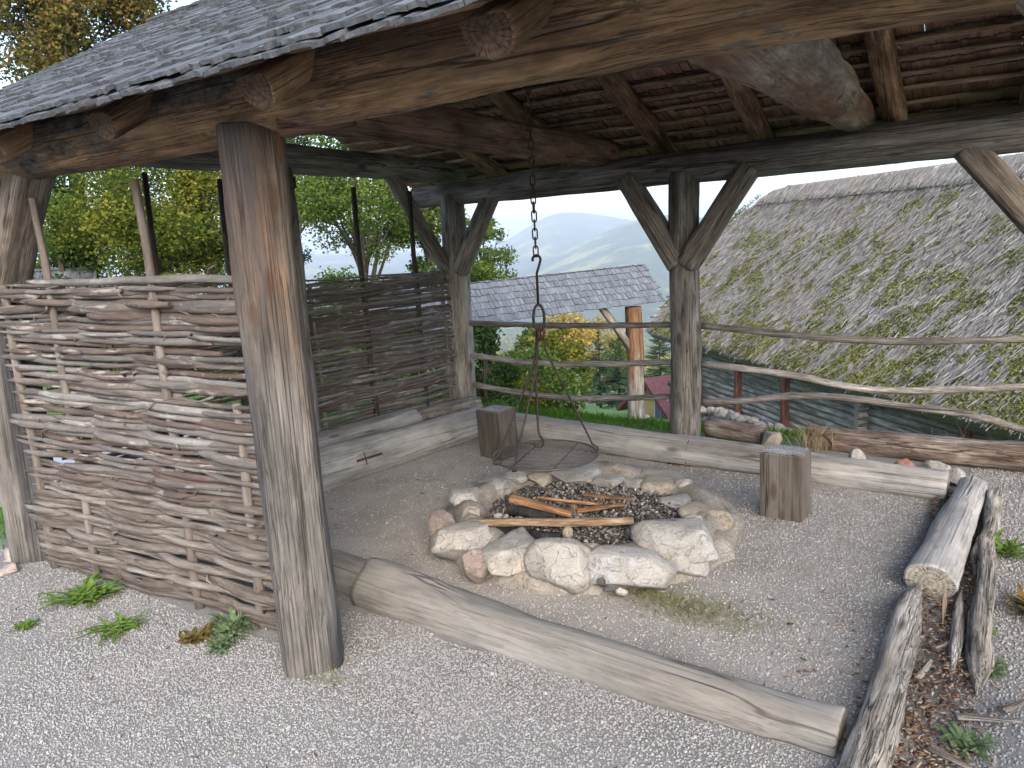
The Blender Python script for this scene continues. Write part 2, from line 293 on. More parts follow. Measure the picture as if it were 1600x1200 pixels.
# thatch and moss
def thatch_mat():
    t = NT('grey_thatch'); isl = t.n('NewGeometry').outputs['Random Per Island']; c = t.coords(rand=False)
    lo = t.noise(c, .8, 4)
    col = t.ramp(isl, [(0, (.1, .094, .085)), (.3, (.165, .158, .148)), (.7, (.215, .21, .2)), (1, (.285, .28, .272))])
    col = t.mix(t.n('MapRange', {0: lo, 1: .42, 2: .66, 4: .45}).outputs[0], col, (.16, .14, .115))
    return t.done(col, .95)
M_['thatch'] = thatch_mat()
M_['moss'] = leaf_mat('roof_moss', [(.05, (0.038, 0.045, 0.013)), (.4, (0.081, 0.092, 0.022)), (.75, (0.151, 0.162, 0.030)), (1, (0.259, 0.259, 0.054))], .15, .9)

# ------------------------------------------------------------------ object helpers
def link(o, parent=None):
    COL.objects.link(o)
    if parent is not None: o.parent = parent
    return o
def thing(name, label, cat, loc=(0, 0, 0), group=None):
    o = bpy.data.objects.new(name, None); COL.objects.link(o); o.location = loc; o.empty_display_size = .1
    o['label'] = label; o['category'] = cat
    if group: o['group'] = group
    return o
def tag(o, label, cat, group=None):
    o['label'] = label; o['category'] = cat
    if group: o['group'] = group
    return o
def kind(o, k):
    o['kind'] = k; return o
def np_mesh(name, verts, faces, mats, parent=None, smooth=False, mat_idx=None, loc=None):
    """verts (N,3), faces (F,k) array or list of arrays of equal width each"""
    me = bpy.data.meshes.new(name)
    verts = np.asarray(verts, dtype=np.float32)
    groups = faces if isinstance(faces, list) else [faces]
    groups = [np.asarray(g, dtype=np.int32) for g in groups if len(g)]
    me.vertices.add(len(verts)); me.vertices.foreach_set('co', verts.ravel())
    nl = sum(g.size for g in groups); nf = sum(len(g) for g in groups)
    me.loops.add(nl); me.polygons.add(nf)
    me.loops.foreach_set('vertex_index', np.concatenate([g.ravel() for g in groups]))
    tot = np.concatenate([np.full(len(g), g.shape[1], np.int32) for g in groups])
    st = np.concatenate([[0], np.cumsum(tot)[:-1]]).astype(np.int32)
    me.polygons.foreach_set('loop_start', st)
    if smooth is True: me.polygons.foreach_set('use_smooth', np.ones(nf, dtype=bool))
    if mat_idx is not None: me.polygons.foreach_set('material_index', np.asarray(mat_idx, dtype=np.int32))
    for m in (mats if isinstance(mats, (list, tuple)) else [mats]): me.materials.append(m)
    me.update(calc_edges=True); me.validate()
    o = bpy.data.objects.new(name, me)
    if loc is not None: o.location = loc
    return link(o, parent)
class MB:
    def __init__(s): s.v = []; s.f = []; s.mi = []; s.sm = []
    def add(s, vs, fs, mi=0, smooth=False):
        b = len(s.v); s.v += [tuple(p) for p in vs]
        for f in fs: s.f.append([b + i for i in f]); s.mi.append(mi); s.sm.append(smooth)
    def box(s, c, ax, ay, az, sx, sy, sz, mi=0):
        c, ax, ay, az = Vector(c), Vector(ax), Vector(ay), Vector(az)
        vs = [c + ax * (i * sx / 2) + ay * (j * sy / 2) + az * (k * sz / 2) for i in (-1, 1) for j in (-1, 1) for k in (-1, 1)]
        s.add(vs, [(0, 1, 3, 2), (4, 6, 7, 5), (0, 4, 5, 1), (2, 3, 7, 6), (0, 2, 6, 4), (1, 5, 7, 3)], mi)
    def tube(s, pts, rad, seg=8, mi=0, cap=True, cap_mi=None, closed=False, shape=None):
        pts = [Vector(p) for p in pts]; n = len(pts)
        if not isinstance(rad, (list, tuple)): rad = [rad] * n
        vs = []; nrm = None
        for i, p in enumerate(pts):
            if closed: tg = pts[(i + 1) % n] - pts[i - 1]
            else: tg = pts[min(i + 1, n - 1)] - pts[max(i - 1, 0)]
            tg.normalize()
            if nrm is None:
                nrm = Vector((0, 0, 1)) if abs(tg.z) < .9 else Vector((0, 1, 0))
            nrm = (nrm - tg * nrm.dot(tg)).normalized(); bn = tg.cross(nrm)
            for k in range(seg):
                a = 2 * math.pi * k / seg
                r = rad[i] * (shape(i, a) if shape else 1)
                vs.append(p + (bn * math.cos(a) + nrm * math.sin(a)) * r)
        fs = []
        for i in range(n if closed else n - 1):
            j = (i + 1) % n
            for k in range(seg):
                fs.append((i * seg + k, i * seg + (k + 1) % seg, j * seg + (k + 1) % seg, j * seg + k))
        s.add(vs, fs, mi, True)
        if cap and not closed:
            b = len(s.v) - len(vs); cm = mi if cap_mi is None else cap_mi
            s.f.append([b + k for k in reversed(range(seg))]); s.mi.append(cm); s.sm.append(False)
            s.f.append([b + (n - 1) * seg + k for k in range(seg)]); s.mi.append(cm); s.sm.append(False)
    def build(s, name, mats, parent=None, matrix=None):
        me = bpy.data.meshes.new(name); me.from_pydata(s.v, [], s.f)
        for m in (mats if isinstance(mats, (list, tuple)) else [mats]): me.materials.append(m)
        me.polygons.foreach_set('material_index', s.mi); me.polygons.foreach_set('use_smooth', s.sm); me.update()
        o = bpy.data.objects.new(name, me); link(o, parent)
        if matrix is not None:
            if parent is not None: matrix = Matrix.Translation(-parent.location) @ matrix
            o.matrix_basis = matrix
        elif parent is not None: o.location = -parent.location
        return o
def frame_x(p0, p1, roll=0.0):
    x = (Vector(p1) - Vector(p0)).normalized()
    z = Vector((0, 0, 1)) if abs(x.z) < .95 else Vector((0, -1, 0))
    y = z.cross(x).normalized(); z = x.cross(y)
    m = Matrix((x, y, z)).transposed().to_4x4()
    m = m @ Matrix.Rotation(roll, 4, 'X'); m.translation = p0
    return m
def log(name, p0, p1, r0, r1, mats, parent=None, sq=2.0, lump=.06, bend=0.0, seg=20, rows=None, roll=0.0, seed=0, knobs=(), flat=None, wiggle=None, fine=.02, asp=1.0, wob=.012, cracks=(), pt=0):
    """a log with its own x axis along p0 > p1; mats = (side, end)"""
    p0, p1 = Vector(p0), Vector(p1); L = (p1 - p0).length
    rows = rows or max(8, int(L / .05)); sd = Vector((seed * 3.7, seed * 1.3, seed * 7.1)); mb = MB(); vs = []
    for i in range(rows + 1):
        t = i / rows; x = t * L
        r = r0 + (r1 - r0) * t
        if pt: r *= min(1, .12 + .88 * x / pt, .12 + .88 * (L - x) / pt)
        cy = wob * fbm(Vector((x * 1.1, 0, 0)) + sd, 2) ; cz = bend * 4 * t * (1 - t) + wob * fbm(Vector((x * 1.1, 5, 0)) + sd, 2)
        if wiggle: dy, dz = wiggle(t); cy += dy; cz += dz
        kb = sum(a * math.exp(-((t - c) / w) ** 2) for c, w, a in knobs)
        for k in range(seg):
            a = 2 * math.pi * (k + .5) / seg; ca, sa = math.cos(a), math.sin(a)
            rr = r * (abs(ca) ** sq + abs(sa) ** sq) ** (-1 / sq)
            q = Vector((x * 2.2, ca * 1.2, sa * 1.2)) + sd
            rr *= 1 + lump * fbm(q, 2) + fine * fbm(Vector((x * 9, ca * 5, sa * 5)) + sd, 2) + kb
            for a0, dp, wd, x0, x1 in cracks:
                if x0 < x < x1:
                    da = (a - a0 - .22 * fbm(Vector((x * 1.5, a0, 3)), 2) + math.pi) % (2 * math.pi) - math.pi
                    rr -= dp * math.exp(-(da / wd) ** 2) * min(1, (x - x0) / .15, (x1 - x) / .15)
            y, z = cy + ca * rr, cz + sa * rr * asp
            if flat is not None and z > flat: z = flat + (z - flat) * .1
            vs.append((x, y, z))
    fs = [(i * seg + k, i * seg + (k + 1) % seg, (i + 1) * seg + (k + 1) % seg, (i + 1) * seg + k) for i in range(rows) for k in range(seg)]
    fs = [f[::-1] for f in fs] if False else fs
    mb.add(vs, fs, 0, True)
    # rounded ends: an inset ring then the sawn face
    for e, row in ((0, 0), (1, rows)):
        base = row * seg; ring = [Vector(vs[base + k]) for k in range(seg)]; c = sum(ring, Vector()) / seg
        sgn = -1 if e == 0 else 1
        ins = [c + (p - c) * .93 + Vector((sgn * .006, 0, 0)) for p in ring]
        b = len(mb.v); mb.v += [tuple(p) for p in ins]
        for k in range(seg):
            k2 = (k + 1) % seg
            f = [base + k, base + k2, b + k2, b + k]
            mb.f.append(f if e else f[::-1]); mb.mi.append(0); mb.sm.append(False)
        f = list(range(b, b + seg)); mb.f.append(f if e else f[::-1]); mb.mi.append(1); mb.sm.append(False)
    return mb.build(name, mats, parent, frame_x(p0, p1, roll))
def curve_rod(name, pts, rad, mat, parent, seg=8, seed=0, lump=.12, spurs=0):
    pts = [Vector(p) for p in pts]; m = frame_x(pts[0], pts[-1]); mi = m.inverted()
    sd = Vector((seed * 2.1, seed * 5.3, 0))
    mb = MB(); loc = [mi @ p for p in pts]
    mb.tube(loc, rad, seg, shape=lambda i, a: 1 + lump * fbm(Vector((i * .55, math.cos(a), math.sin(a))) + sd, 2))
    r = random.Random(int(seed * 1000)); n = len(loc)
    for _ in range(spurs):
        i = r.randrange(2, n - 2); ra = rad[i] if isinstance(rad, list) else rad; d = (loc[i + 1] - loc[i]).normalized() * r.choice((-1, 1))
        e = Vector((0, r.uniform(-1, 1), r.uniform(-1, 1))).normalized(); l = r.choice((r.uniform(.012, .03), r.uniform(.04, .13)))
        mb.tube([loc[i], loc[i] + (d * .5 + e * .8) * l * .5 + e * ra * .5, loc[i] + (d * .9 + e * .55) * l + e * ra], [ra * .6, ra * .42, ra * .2], 5)
    return mb.build(name, mat, parent, m)
def ico(sub=2):
    import bmesh
    bm = bmesh.new(); bmesh.ops.create_icosphere(bm, subdivisions=sub, radius=1)
    v = np.array([p.co[:] for p in bm.verts]); f = np.array([[q.index for q in p.verts] for p in bm.faces]); bm.free(); return v, f
ICO = {k: ico(k) for k in (1, 2, 3, 4)}
def rock_verts(size, seed, sub=3, cuts=9, rough=.08, flat_top=None):
    r = random.Random(seed); v, f = ICO[sub]; v = v.copy()
    for _ in range(cuts):
        n = Vector((r.uniform(-1, 1), r.uniform(-1, 1), r.uniform(-1, 1))).normalized(); d = r.uniform(.5, .88) if cuts > 12 else r.uniform(.62, .9)
        nn = np.array(n); k = v @ nn; over = np.clip(k - d, 0, None); v -= over[:, None] * nn * .92
    out = []
    sd = Vector((seed * 1.7, seed * .9, seed * 2.3))
    for p in v:
        q = Vector(p); out.append(q * (1 + rough * fbm(q * 1.6 + sd, 4) + .3 * rough * fbm(q * 6 + sd, 2)))
    v = np.array([p[:] for p in out])
    v = v / np.abs(v).max(0)
    if flat_top is not None: v[:, 2] = np.where(v[:, 2] > flat_top, flat_top + (v[:, 2] - flat_top) * .08, v[:, 2])
    return v * np.array(size), f
def rock(name, c, size, mat, parent=None, seed=1, rotz=0.0, sub=3, **kw):
    v, f = rock_verts(size, seed, sub, **kw)
    c = Vector(c); loc = c - (parent.location if parent is not None else Vector())
    o = np_mesh(name, v, f, mat, parent, smooth=True, loc=loc); o.rotation_euler = (0, 0, rotz); return o

def rand_rot(n):
    q = rng.normal(size=(n, 4)); q /= np.linalg.norm(q, axis=1)[:, None]; w, x, y, z = q.T
    return np.stack([1 - 2 * (y * y + z * z), 2 * (x * y - z * w), 2 * (x * z + y * w), 2 * (x * y + z * w), 1 - 2 * (x * x + z * z), 2 * (y * z - x * w),
                     2 * (x * z - y * w), 2 * (y * z + x * w), 1 - 2 * (x * x + y * y)], 1).reshape(n, 3, 3)
def scatter_solids(name, pos, size, mat, parent=None, flatten=.65, base=1, long=1.0):
    v0, f0 = ICO[base] if base else (np.array([(1, 0, 0), (-1, 0, 0), (0, 1, 0), (0, -1, 0), (0, 0, 1), (0, 0, -1)], float), np.array([(0, 2, 4), (2, 1, 4), (1, 3, 4), (3, 0, 4), (2, 0, 5), (1, 2, 5), (3, 1, 5), (0, 3, 5)]))
    n = len(pos); nv = len(v0)
    sc = size[:, None] * rng.uniform(.6, 1.15, (n, 3)); sc[:, 2] *= flatten; sc[:, 0] *= long
    v = v0[None] * (1 + rng.uniform(-.22, .22, (n, nv, 1))) * sc[:, None, :]
    rot = rand_rot(n)
    if flatten < .5 or long > 1.5:   # lie flat
        a = rng.uniform(0, 2 * np.pi, n); ti = rng.normal(0, .25, n); z0 = np.zeros(n); o1 = np.ones(n)
        rz = np.stack([np.cos(a), -np.sin(a), z0, np.sin(a), np.cos(a), z0, z0, z0, o1], 1).reshape(n, 3, 3)
        rx = np.stack([o1, z0, z0, z0, np.cos(ti), -np.sin(ti), z0, np.sin(ti), np.cos(ti)], 1).reshape(n, 3, 3)
        rot = rz @ rx
    v = np.einsum('nij,nkj->nki', rot, v) + pos[:, None, :]
    f = (f0[None] + (np.arange(n) * nv)[:, None, None]).reshape(-1, f0.shape[1])
    return np_mesh(name, v.reshape(-1, 3), f, mat, parent)
def leaf_quads(pos, size, up=.3, asp=.62, normals=None, spread=1.0):
    """random leaf quads (folded along the midrib = 2 tris pairs) around pos"""
    n = len(pos); d = rng.normal(size=(n, 3)); d[:, 2] *= .7; d /= np.linalg.norm(d, axis=1)[:, None]
    nr = rng.normal(size=(n, 3)) * spread
    if normals is not None: nr = nr * .6 + normals
    nr[:, 2] += up
    s = np.cross(d, nr); s /= (np.linalg.norm(s, axis=1)[:, None] + 1e-9)
    L = (size * rng.uniform(.65, 1.25, n))[:, None]
    v = np.stack([pos, pos + d * L * .5 + s * L * asp * .5, pos + d * L, pos + d * L * .5 - s * L * asp * .5], 1)
    f = np.arange(n * 4).reshape(n, 4)
    return v.reshape(-1, 3), f
def blades(pos, h, w, lean=.35, dirs=None):
    n = len(pos); a = rng.uniform(0, 2 * np.pi, n); l = rng.uniform(.1, 1, n) * lean
    d = np.stack([np.cos(a) * l, np.sin(a) * l, np.ones(n)], 1) if dirs is None else dirs
    d = d / np.linalg.norm(d, axis=1)[:, None]
    b = rng.uniform(0, 2 * np.pi, n); s = np.stack([np.cos(b), np.sin(b), np.zeros(n)], 1) * (w * rng.uniform(.6, 1.3, n))[:, None]
    H = (h * rng.uniform(.5, 1.3, n))[:, None]
    mid = pos + d * H * .55; tip = pos + d * H + np.stack([np.cos(a), np.sin(a), -.4 * np.ones(n)], 1) * H * .18
    v = np.stack([pos - s, pos + s, mid + s * .7, tip, mid - s * .7], 1)
    return v.reshape(-1, 3), np.arange(n * 5).reshape(n, 5)

# ------------------------------------------------------------------ terrain
def uv_of(x, y):
    dx, dy = x - O.x, y - O.y
    return dx * U.x + dy * U.y, dx * V.x + dy * V.y
def hgt(x, y):
    x = np.asarray(x, float); y = np.asarray(y, float); u, v = uv_of(x, y)
    d = np.hypot(x, y)
    prof = np.interp(v, [-1e4, 3.65, 4.2, 7.5, 15, 40, 150, 600, 1300, 9000], [0, 0, -.12, -1.08, -3.2, -9.5, -38, -125, -185, -190])
    left = sstep(x, -5.5, -.9)
    near = np.interp(v, [-1e4, 4, 12, 30, 90, 300, 900, 1500, 9000], [0, 0, -.3, -1.5, -9, -60, -150, -185, -190])
    h = near + (prof - near) * np.maximum(left, sstep(d, 60, 200))
    right = np.clip(u - 5.2, 0, 9); h = h - .52 * right * sstep(v, 1.5, 5.5)
    h += .012 * np.sin(x * 1.7 + y * .6) * np.sin(y * 1.3) + np.where(d > 30, 1, 0) * .004 * d * np.sin(x * .021) * np.sin(y * .017 + 1)
    return h
def hz(x, y): return float(hgt(x, y))
def build_ground():
    az = np.concatenate([np.linspace(-1.0, 1.0, 200), np.linspace(1.03, 2 * np.pi - 1.03, 60)])
    rr = np.concatenate([[0.0], .4 * np.exp(np.linspace(0, np.log(9000 / .4), 210))])
    A, Rr = np.meshgrid(az, rr); x = np.sin(A) * Rr; y = np.cos(A) * Rr
    z = hgt(x, y); na = len(az)
    v = np.stack([x, y, z], -1).reshape(-1, 3)
    i, j = np.meshgrid(np.arange(len(rr) - 1), np.arange(na), indexing='ij')
    f = np.stack([i * na + j, (i + 1) * na + j, (i + 1) * na + (j + 1) % na, i * na + (j + 1) % na], -1).reshape(-1, 4)
    t = NT('ground_soil')
    at = t.n('VertexColor', layer_name='zone').outputs[0]; sp = t.n('SeparateColor', {0: at})
    c = t.coords(rand=False)
    vo = t.n('TexVoronoi', {'Vector': c, 'Scale': 95.0}); g1 = t.noise(c, 3.0, 6, .6); g2 = t.noise(c, 160, 3)
    grav = t.mix(1.0, t.ramp(g2, [(.3, (.145, .142, .138)), (.7, (.2, .196, .191))]), t.ramp(g1, [(.3, .75), (.7, 1.05)]), 'MULTIPLY')
    dirt = t.mix(1.0, t.ramp(g2, [(.3, (.25, .237, .22)), (.7, (.36, .346, .326))]), t.ramp(g1, [(.3, .7), (.7, 1.1)]), 'MULTIPLY')
    g3 = t.noise(c, .35, 6, .6); grass = t.ramp(g3, [(.3, (.045, .09, .018)), (.7, (.09, .17, .03))])
    g4 = t.noise(c, .012, 8, .65); wood_ = t.ramp(g4, [(.35, (.025, .042, .018)), (.52, (.05, .065, .022)), (.58, (.1, .14, .04)), (.75, (.16, .15, .05))])
    path = t.ramp(g2, [(.3, (.26, .27, .29)), (.7, (.34, .35, .37))])
    col = t.mix(sp.outputs[0], grav, grass); col = t.mix(sp.outputs[1], col, dirt); col = t.mix(sp.outputs[2], col, wood_)
    al = t.n('VertexColor', layer_name='zone').outputs[1]
    col = t.mix(al, path, col)
    h = t.math('ADD', t.math('MULTIPLY', vo.outputs['Distance'], 1.0), g2)
    mat = t.done(col, .95, t.bump(h, .5, .006))
    o = np_mesh('ground', v, f, mat, smooth=True); kind(o, 'structure')
    X, Y = v[:, 0], v[:, 1]; uu, vv = uv_of(X, Y); D = np.hypot(X, Y)
    wob = .12 * np.sin(X * 3.1 + 1) + .1 * np.sin(Y * 4.3 + X)
    grass_m = np.maximum(sstep(vv + wob * .6, 3.25, 3.6) * (1 - .9 * sstep(uu, 3.0, 3.6) * (1 - sstep(vv, 3.7, 4.0))), np.maximum(sstep(-uu + wob * .8, .15, .45) * sstep(vv + wob, -.2, .05), sstep(uu, 9, 12)))
    road = (np.abs((X + 4.3) * .0 + (uu + 1.75 - .0 * vv)) < .55).astype(float) * (vv > .3) * (vv < 2.6)
    dirt_m = sstep(uu, -.1, .3) * (1 - sstep(uu, 3.6, 4.3)) * sstep(vv, .2, .6) * (1 - sstep(vv, 3.3, 3.6)) * (.55 + .45 * (1 - sstep(uu, 1.6, 3.3)))
    far_m = sstep(D, 55, 110)
    colr = np.stack([grass_m, dirt_m, far_m, 1 - road], 1)
    ca = o.data.color_attributes.new('zone', 'FLOAT_COLOR', 'POINT'); ca.data.foreach_set('color', colr.astype(np.float32).ravel())
    return o
ground = build_ground()

# gravel: real stones on the near ground
def in_log_zone(u, v): return False
def gravel():
    # outer gravel
    def sample(n, x0, x1, y0, y1, test):
        x = rng.uniform(x0, x1, n); y = rng.uniform(y0, y1, n); u, v = uv_of(x, y); k = test(x, y, u, v); return x[k], y[k]
    def vis(x, y, m=.3): return (np.abs(x) < .78 * y + m)
    P, S = [], []
    x, y = sample(330000, -4, 2.4, 1.35, 4.6, lambda x, y, u, v: vis(x, y) & (v < .28 + .03 * np.sin(u * 9)) & (u > -.35) & (u < 4.15) & (rng.uniform(size=len(u)) < np.where(y < 3.0, 1, .6) * (.45 + .55 * sstep(np.sin(x * 2.3 + 1.1 * np.sin(y * 3.1)) * np.sin(y * 2.7 + x), -.75, .1))) & ~((v > -.1) & (u < 1.9)))
    P.append(np.stack([x, y, hgt(x, y)], 1)); S.append(.0026 + .0052 * rng.beta(1.3, 3.4, len(x)))
    x, y = sample(90000, .8, 4.6, 1.3, 4.8, lambda x, y, u, v: vis(x, y) & (u > 4.36 + .05 * np.sin(v * 7)) & (v < 3.6) & (u < 6.2))
    P.append(np.stack([x, y, hgt(x, y)], 1)); S.append(.003 + .0065 * rng.beta(1.3, 3.2, len(x)))
    p = np.concatenate(P); s = np.concatenate(S); p[:, 2] += s * .35
    kind(scatter_solids('gravel', p, s, M_['pebble']), 'stuff')
    x, y = sample(130000, -2.6, 3.2, 1.8, 6.7, lambda x, y, u, v: vis(x, y) & (u > .55) & (u < 4.12) & (v > .3) & (v < 2.95) & (((u - 2.5) ** 2 + (v - 1.6) ** 2) > .62 ** 2) & (rng.uniform(size=len(u)) < .35 + .65 * sstep(u + .6 * np.sin(v * 3 + u * 2), 1.5, 3.4)))
    s = .0028 + .0055 * rng.beta(1.5, 3, len(x)); p = np.stack([x, y, hgt(x, y) + s * .25], 1)
    kind(scatter_solids('fine_gravel', p, s, M_['pebble_in'], base=0), 'stuff')
    x, y = sample(34000, .5, 3.2, 1.8, 5.2, lambda x, y, u, v: vis(x, y) & (u > 3.0) & (u < 4.12) & (v > .32) & (v < 2.9) & (rng.uniform(size=len(u)) < sstep(u, 3.0, 3.9)))
    s = .0035 + .006 * rng.beta(1.5, 3, len(x)); p = np.stack([x, y, hgt(x, y) + s * .3], 1)
    kind(scatter_solids('loose_pebbles', p, s, M_['pebble'], base=0), 'stuff')
gravel()

def litter():
    n = 900; x = rng.uniform(-3.4, 2.3, n); y = rng.uniform(1.4, 5.5, n); u, v = uv_of(x, y); k = (u > -.2) & (u < 4.6) & (v < 2.9) & (((u - 2.5) ** 2 + (v - 1.6) ** 2) > .8)
    x, y = x[k], y[k]; p = np.stack([x, y, hgt(x, y) + .007], 1); s = .003 + .006 * rng.beta(1, 4, len(x))
    kind(scatter_solids('plant_litter', p, s, M_['chips'], flatten=.4, base=0, long=3.5), 'stuff')
    n = 260; x = rng.uniform(-3.2, 2.3, n); y = rng.uniform(1.4, 5.5, n); u, v = uv_of(x, y); k = (u > -.2) & (u < 4.2) & (v < 2.8)
    x, y = x[k], y[k]; p = np.stack([x, y, hgt(x, y) + .006], 1)
    kind(scatter_solids('coarse_gravel', p, rng.uniform(.007, .012, len(x)), M_['pebble'], base=1), 'stuff')
litter()

# ------------------------------------------------------------------ grill shelter
sh = thing('grill_shelter', 'open timber grill shelter of round logs with a silver shingle roof', 'shelter', W(0, 0, 0))
def P_(u, v, z0, z1, r, mat, seed, **kw): return log('post', W(u, v, z0), W(u + kw.pop('du', 0), v + kw.pop('dv', 0), z1), r, kw.pop('r1', r * .95), (mat, M_['end']), sh, seed=seed, **kw)
pB = P_(2.15, -.1, -.03, 2.02, .116, M_['post'], 1, sq=4.2, lump=.05, r1=.108, seg=72, roll=.25, cracks=((-.35, .045, .06, -.1, 1.45), (-1.1, .02, .05, .3, 1.9), (-2.0, .02, .05, -.1, 1.0), (.3, .015, .05, .6, 2.2)))
pB['label'] = 'square front post, orange brown above and bleached grey below'
pA = P_(-.06, -.09, -.03, 2.03, .118, M_['post'], 2, du=.15, sq=4.5, lump=.06, r1=.112, seg=72, roll=.2, cracks=((-.5, .05, .09, -.1, 1.6), (-1.4, .02, .05, .2, 1.5)))
pC = P_(.3, 3.5, -.05, 2.0, .115, M_['post_grey'], 3, lump=.08)
pD = P_(2.42, 3.48, -.05, 2.0, .112, M_['post_grey'], 4, sq=2.6, lump=.06)
P_(4.75, 3.5, -.05, 2.0, .115, M_['post_grey'], 5)
P_(4.95, 0.0, -.03, 2.03, .125, M_['post_grey'], 6, sq=4)
pE = P_(.12, 1.76, -.03, 2.16, .095, M_['post_grey'], 7)
# eave beams
log('eave_beam', W(-.75, -.15, 2.11), W(5.6, .02, 2.12), .135, .15, (M_['beam'], M_['end_dark']), sh, seed=11, lump=.07, seg=40, rows=150, fine=.035, wiggle=lambda t: (0, .04 * math.exp(-((t - .66) / .14) ** 2)))
log('eave_beam', W(-.08, 3.5, 2.0), W(5.4, 3.5, 2.08), .095, .142, (M_['beam_grey'], M_['end_grey']), sh, seed=12, lump=.05, seg=28, rows=110)
log('side_beam', W(.12, -.5, 2.235), W(.12, 4.0, 2.22), .105, .1, (M_['beam_grey'], M_['end_dark']), sh, seed=13, lump=.08, seg=26)
log('side_beam', W(4.75, -.5, 2.3), W(4.75, 4.0, 2.3), .105, .1, (M_['beam_grey'], M_['end_dark']), sh, seed=14)
# tie beams
log('tie_beam', W(1.72, .1, 2.235), W(1.76, 3.62, 2.2), .115, .108, (M_['tie'], M_['end_dark']), sh, seed=15, lump=.06, seg=26)
log('tie_beam', W(3.62, .15, 2.24), W(3.56, 3.62, 2.255), .172, .108, (M_['tie_pale'], M_['end_grey']), sh, seed=16, lump=.07, seg=36, rows=110, knobs=((.62, .06, .13), (.45, .1, .05)), fine=.04)
# short wedge of a sawn off log below the front beam
log('notch_block', W(2.33, -.12, 2.02), W(2.52, .02, 2.03), .055, .045, (M_['tie'], M_['end_dark']), sh, seed=17, lump=.1, seg=8, rows=4)
# braces
def brace(a, b, r, mat, seed, **kw): log('brace', a, b, r, r * .95, (mat, M_['end_dark']), sh, seed=seed, sq=kw.get('sq', 2.4), asp=kw.get('asp', 1.0), lump=.06, seg=22)
brace(W(.02, -.07, 1.38), W(.62, -.1, 2.04), .095, M_['brace'], 21, sq=4, asp=.8)
brace(W(.36, 3.48, 1.33), W(.72, 3.5, 1.98), .078, M_['brace'], 22)
brace(W(.26, 3.44, 1.33), W(.13, 2.9, 2.17), .064, M_['brace'], 23)
brace(W(2.4, 3.44, 1.34), W(1.99, 3.46, 2.0), .1, M_['brace'], 24, sq=3.5, asp=.8)
brace(W(2.46, 3.44, 1.34), W(2.9, 3.46, 2.0), .1, M_['brace'], 25, sq=4, asp=.8)
brace(W(4.68, 3.46, 1.36), W(4.18, 3.48, 1.98), .085, M_['brace'], 26, sq=3.2)
brace(W(4.9, .0, 1.42), W(4.4, -.03, 2.04), .085, M_['brace'], 27)
# roof planes
RV, RZ = 1.45, 3.17          # ridge
FV, FZ = -.5, 2.085          # front eave
BV, BZ = 4.15, 2.12          # back eave
U0, U1 = -.62, 5.75
nF = Vector((0, -(RZ - FZ), RV - FV)); nB = Vector((0, (RZ - BZ), BV - RV))
def slope_pt(side, u, s):
    """point on the roof plane, s metres up from the eave"""
    if side == 'f': d = Vector((RV - FV, RZ - FZ)).normalized(); return W(u, FV + d.x * s, FZ + d.y * s)
    d = Vector((RV - BV, RZ - BZ)).normalized(); return W(u, BV + d.x * s, BZ + d.y * s)
def nrm(side):
    a, b, c = slope_pt(side, 0, 0), slope_pt(side, 1, 0), slope_pt(side, 0, 1)
    n = (b - a).cross(c - a).normalized(); return n if n.z > 0 else -n
LF = math.hypot(RV - FV, RZ - FZ); LB = math.hypot(RV - BV, RZ - BZ)
for side, us, Ls in (('f', [.1, .92, 1.72, 2.52, 3.33, 4.13, 4.93], LF), ('b', [.6, 1.36, 2.2, 2.93, 3.76, 4.5, 5.2], LB)):
    n = nrm(side)
    for i, u in enumerate(us):
        r = .068 if side == 'f' else .072
        off = n * -.075
        o = log('rafter', slope_pt(side, u, .1 if side == 'f' else .25) + off, slope_pt(side, u, Ls - .03) + off, r, r * .85, (M_['rafter'], M_['end_dark']), sh, seed=30 + i + (9 if side == 'b' else 0), sq=2.3 if side == 'f' else 3.2, lump=.1, seg=18, flat=.03)
    for k in range(int((Ls - .2) / .17)):
        a = slope_pt(side, U0 + .05, .24 + k * .17) + n * -.034; b = slope_pt(side, U1 - .05, .24 + k * .17) + n * -.034
        log('batten', a, b, .026, .026, (M_['batten'], M_['end_dark']), sh, seed=60 + k, sq=5, asp=.5, lump=.12, seg=8, rows=40)
log('ridge_beam', W(U0 + .05, RV, RZ - .16), W(U1 - .05, RV, RZ - .16), .06, .06, (M_['rafter'], M_['end_dark']), sh, seed=90)
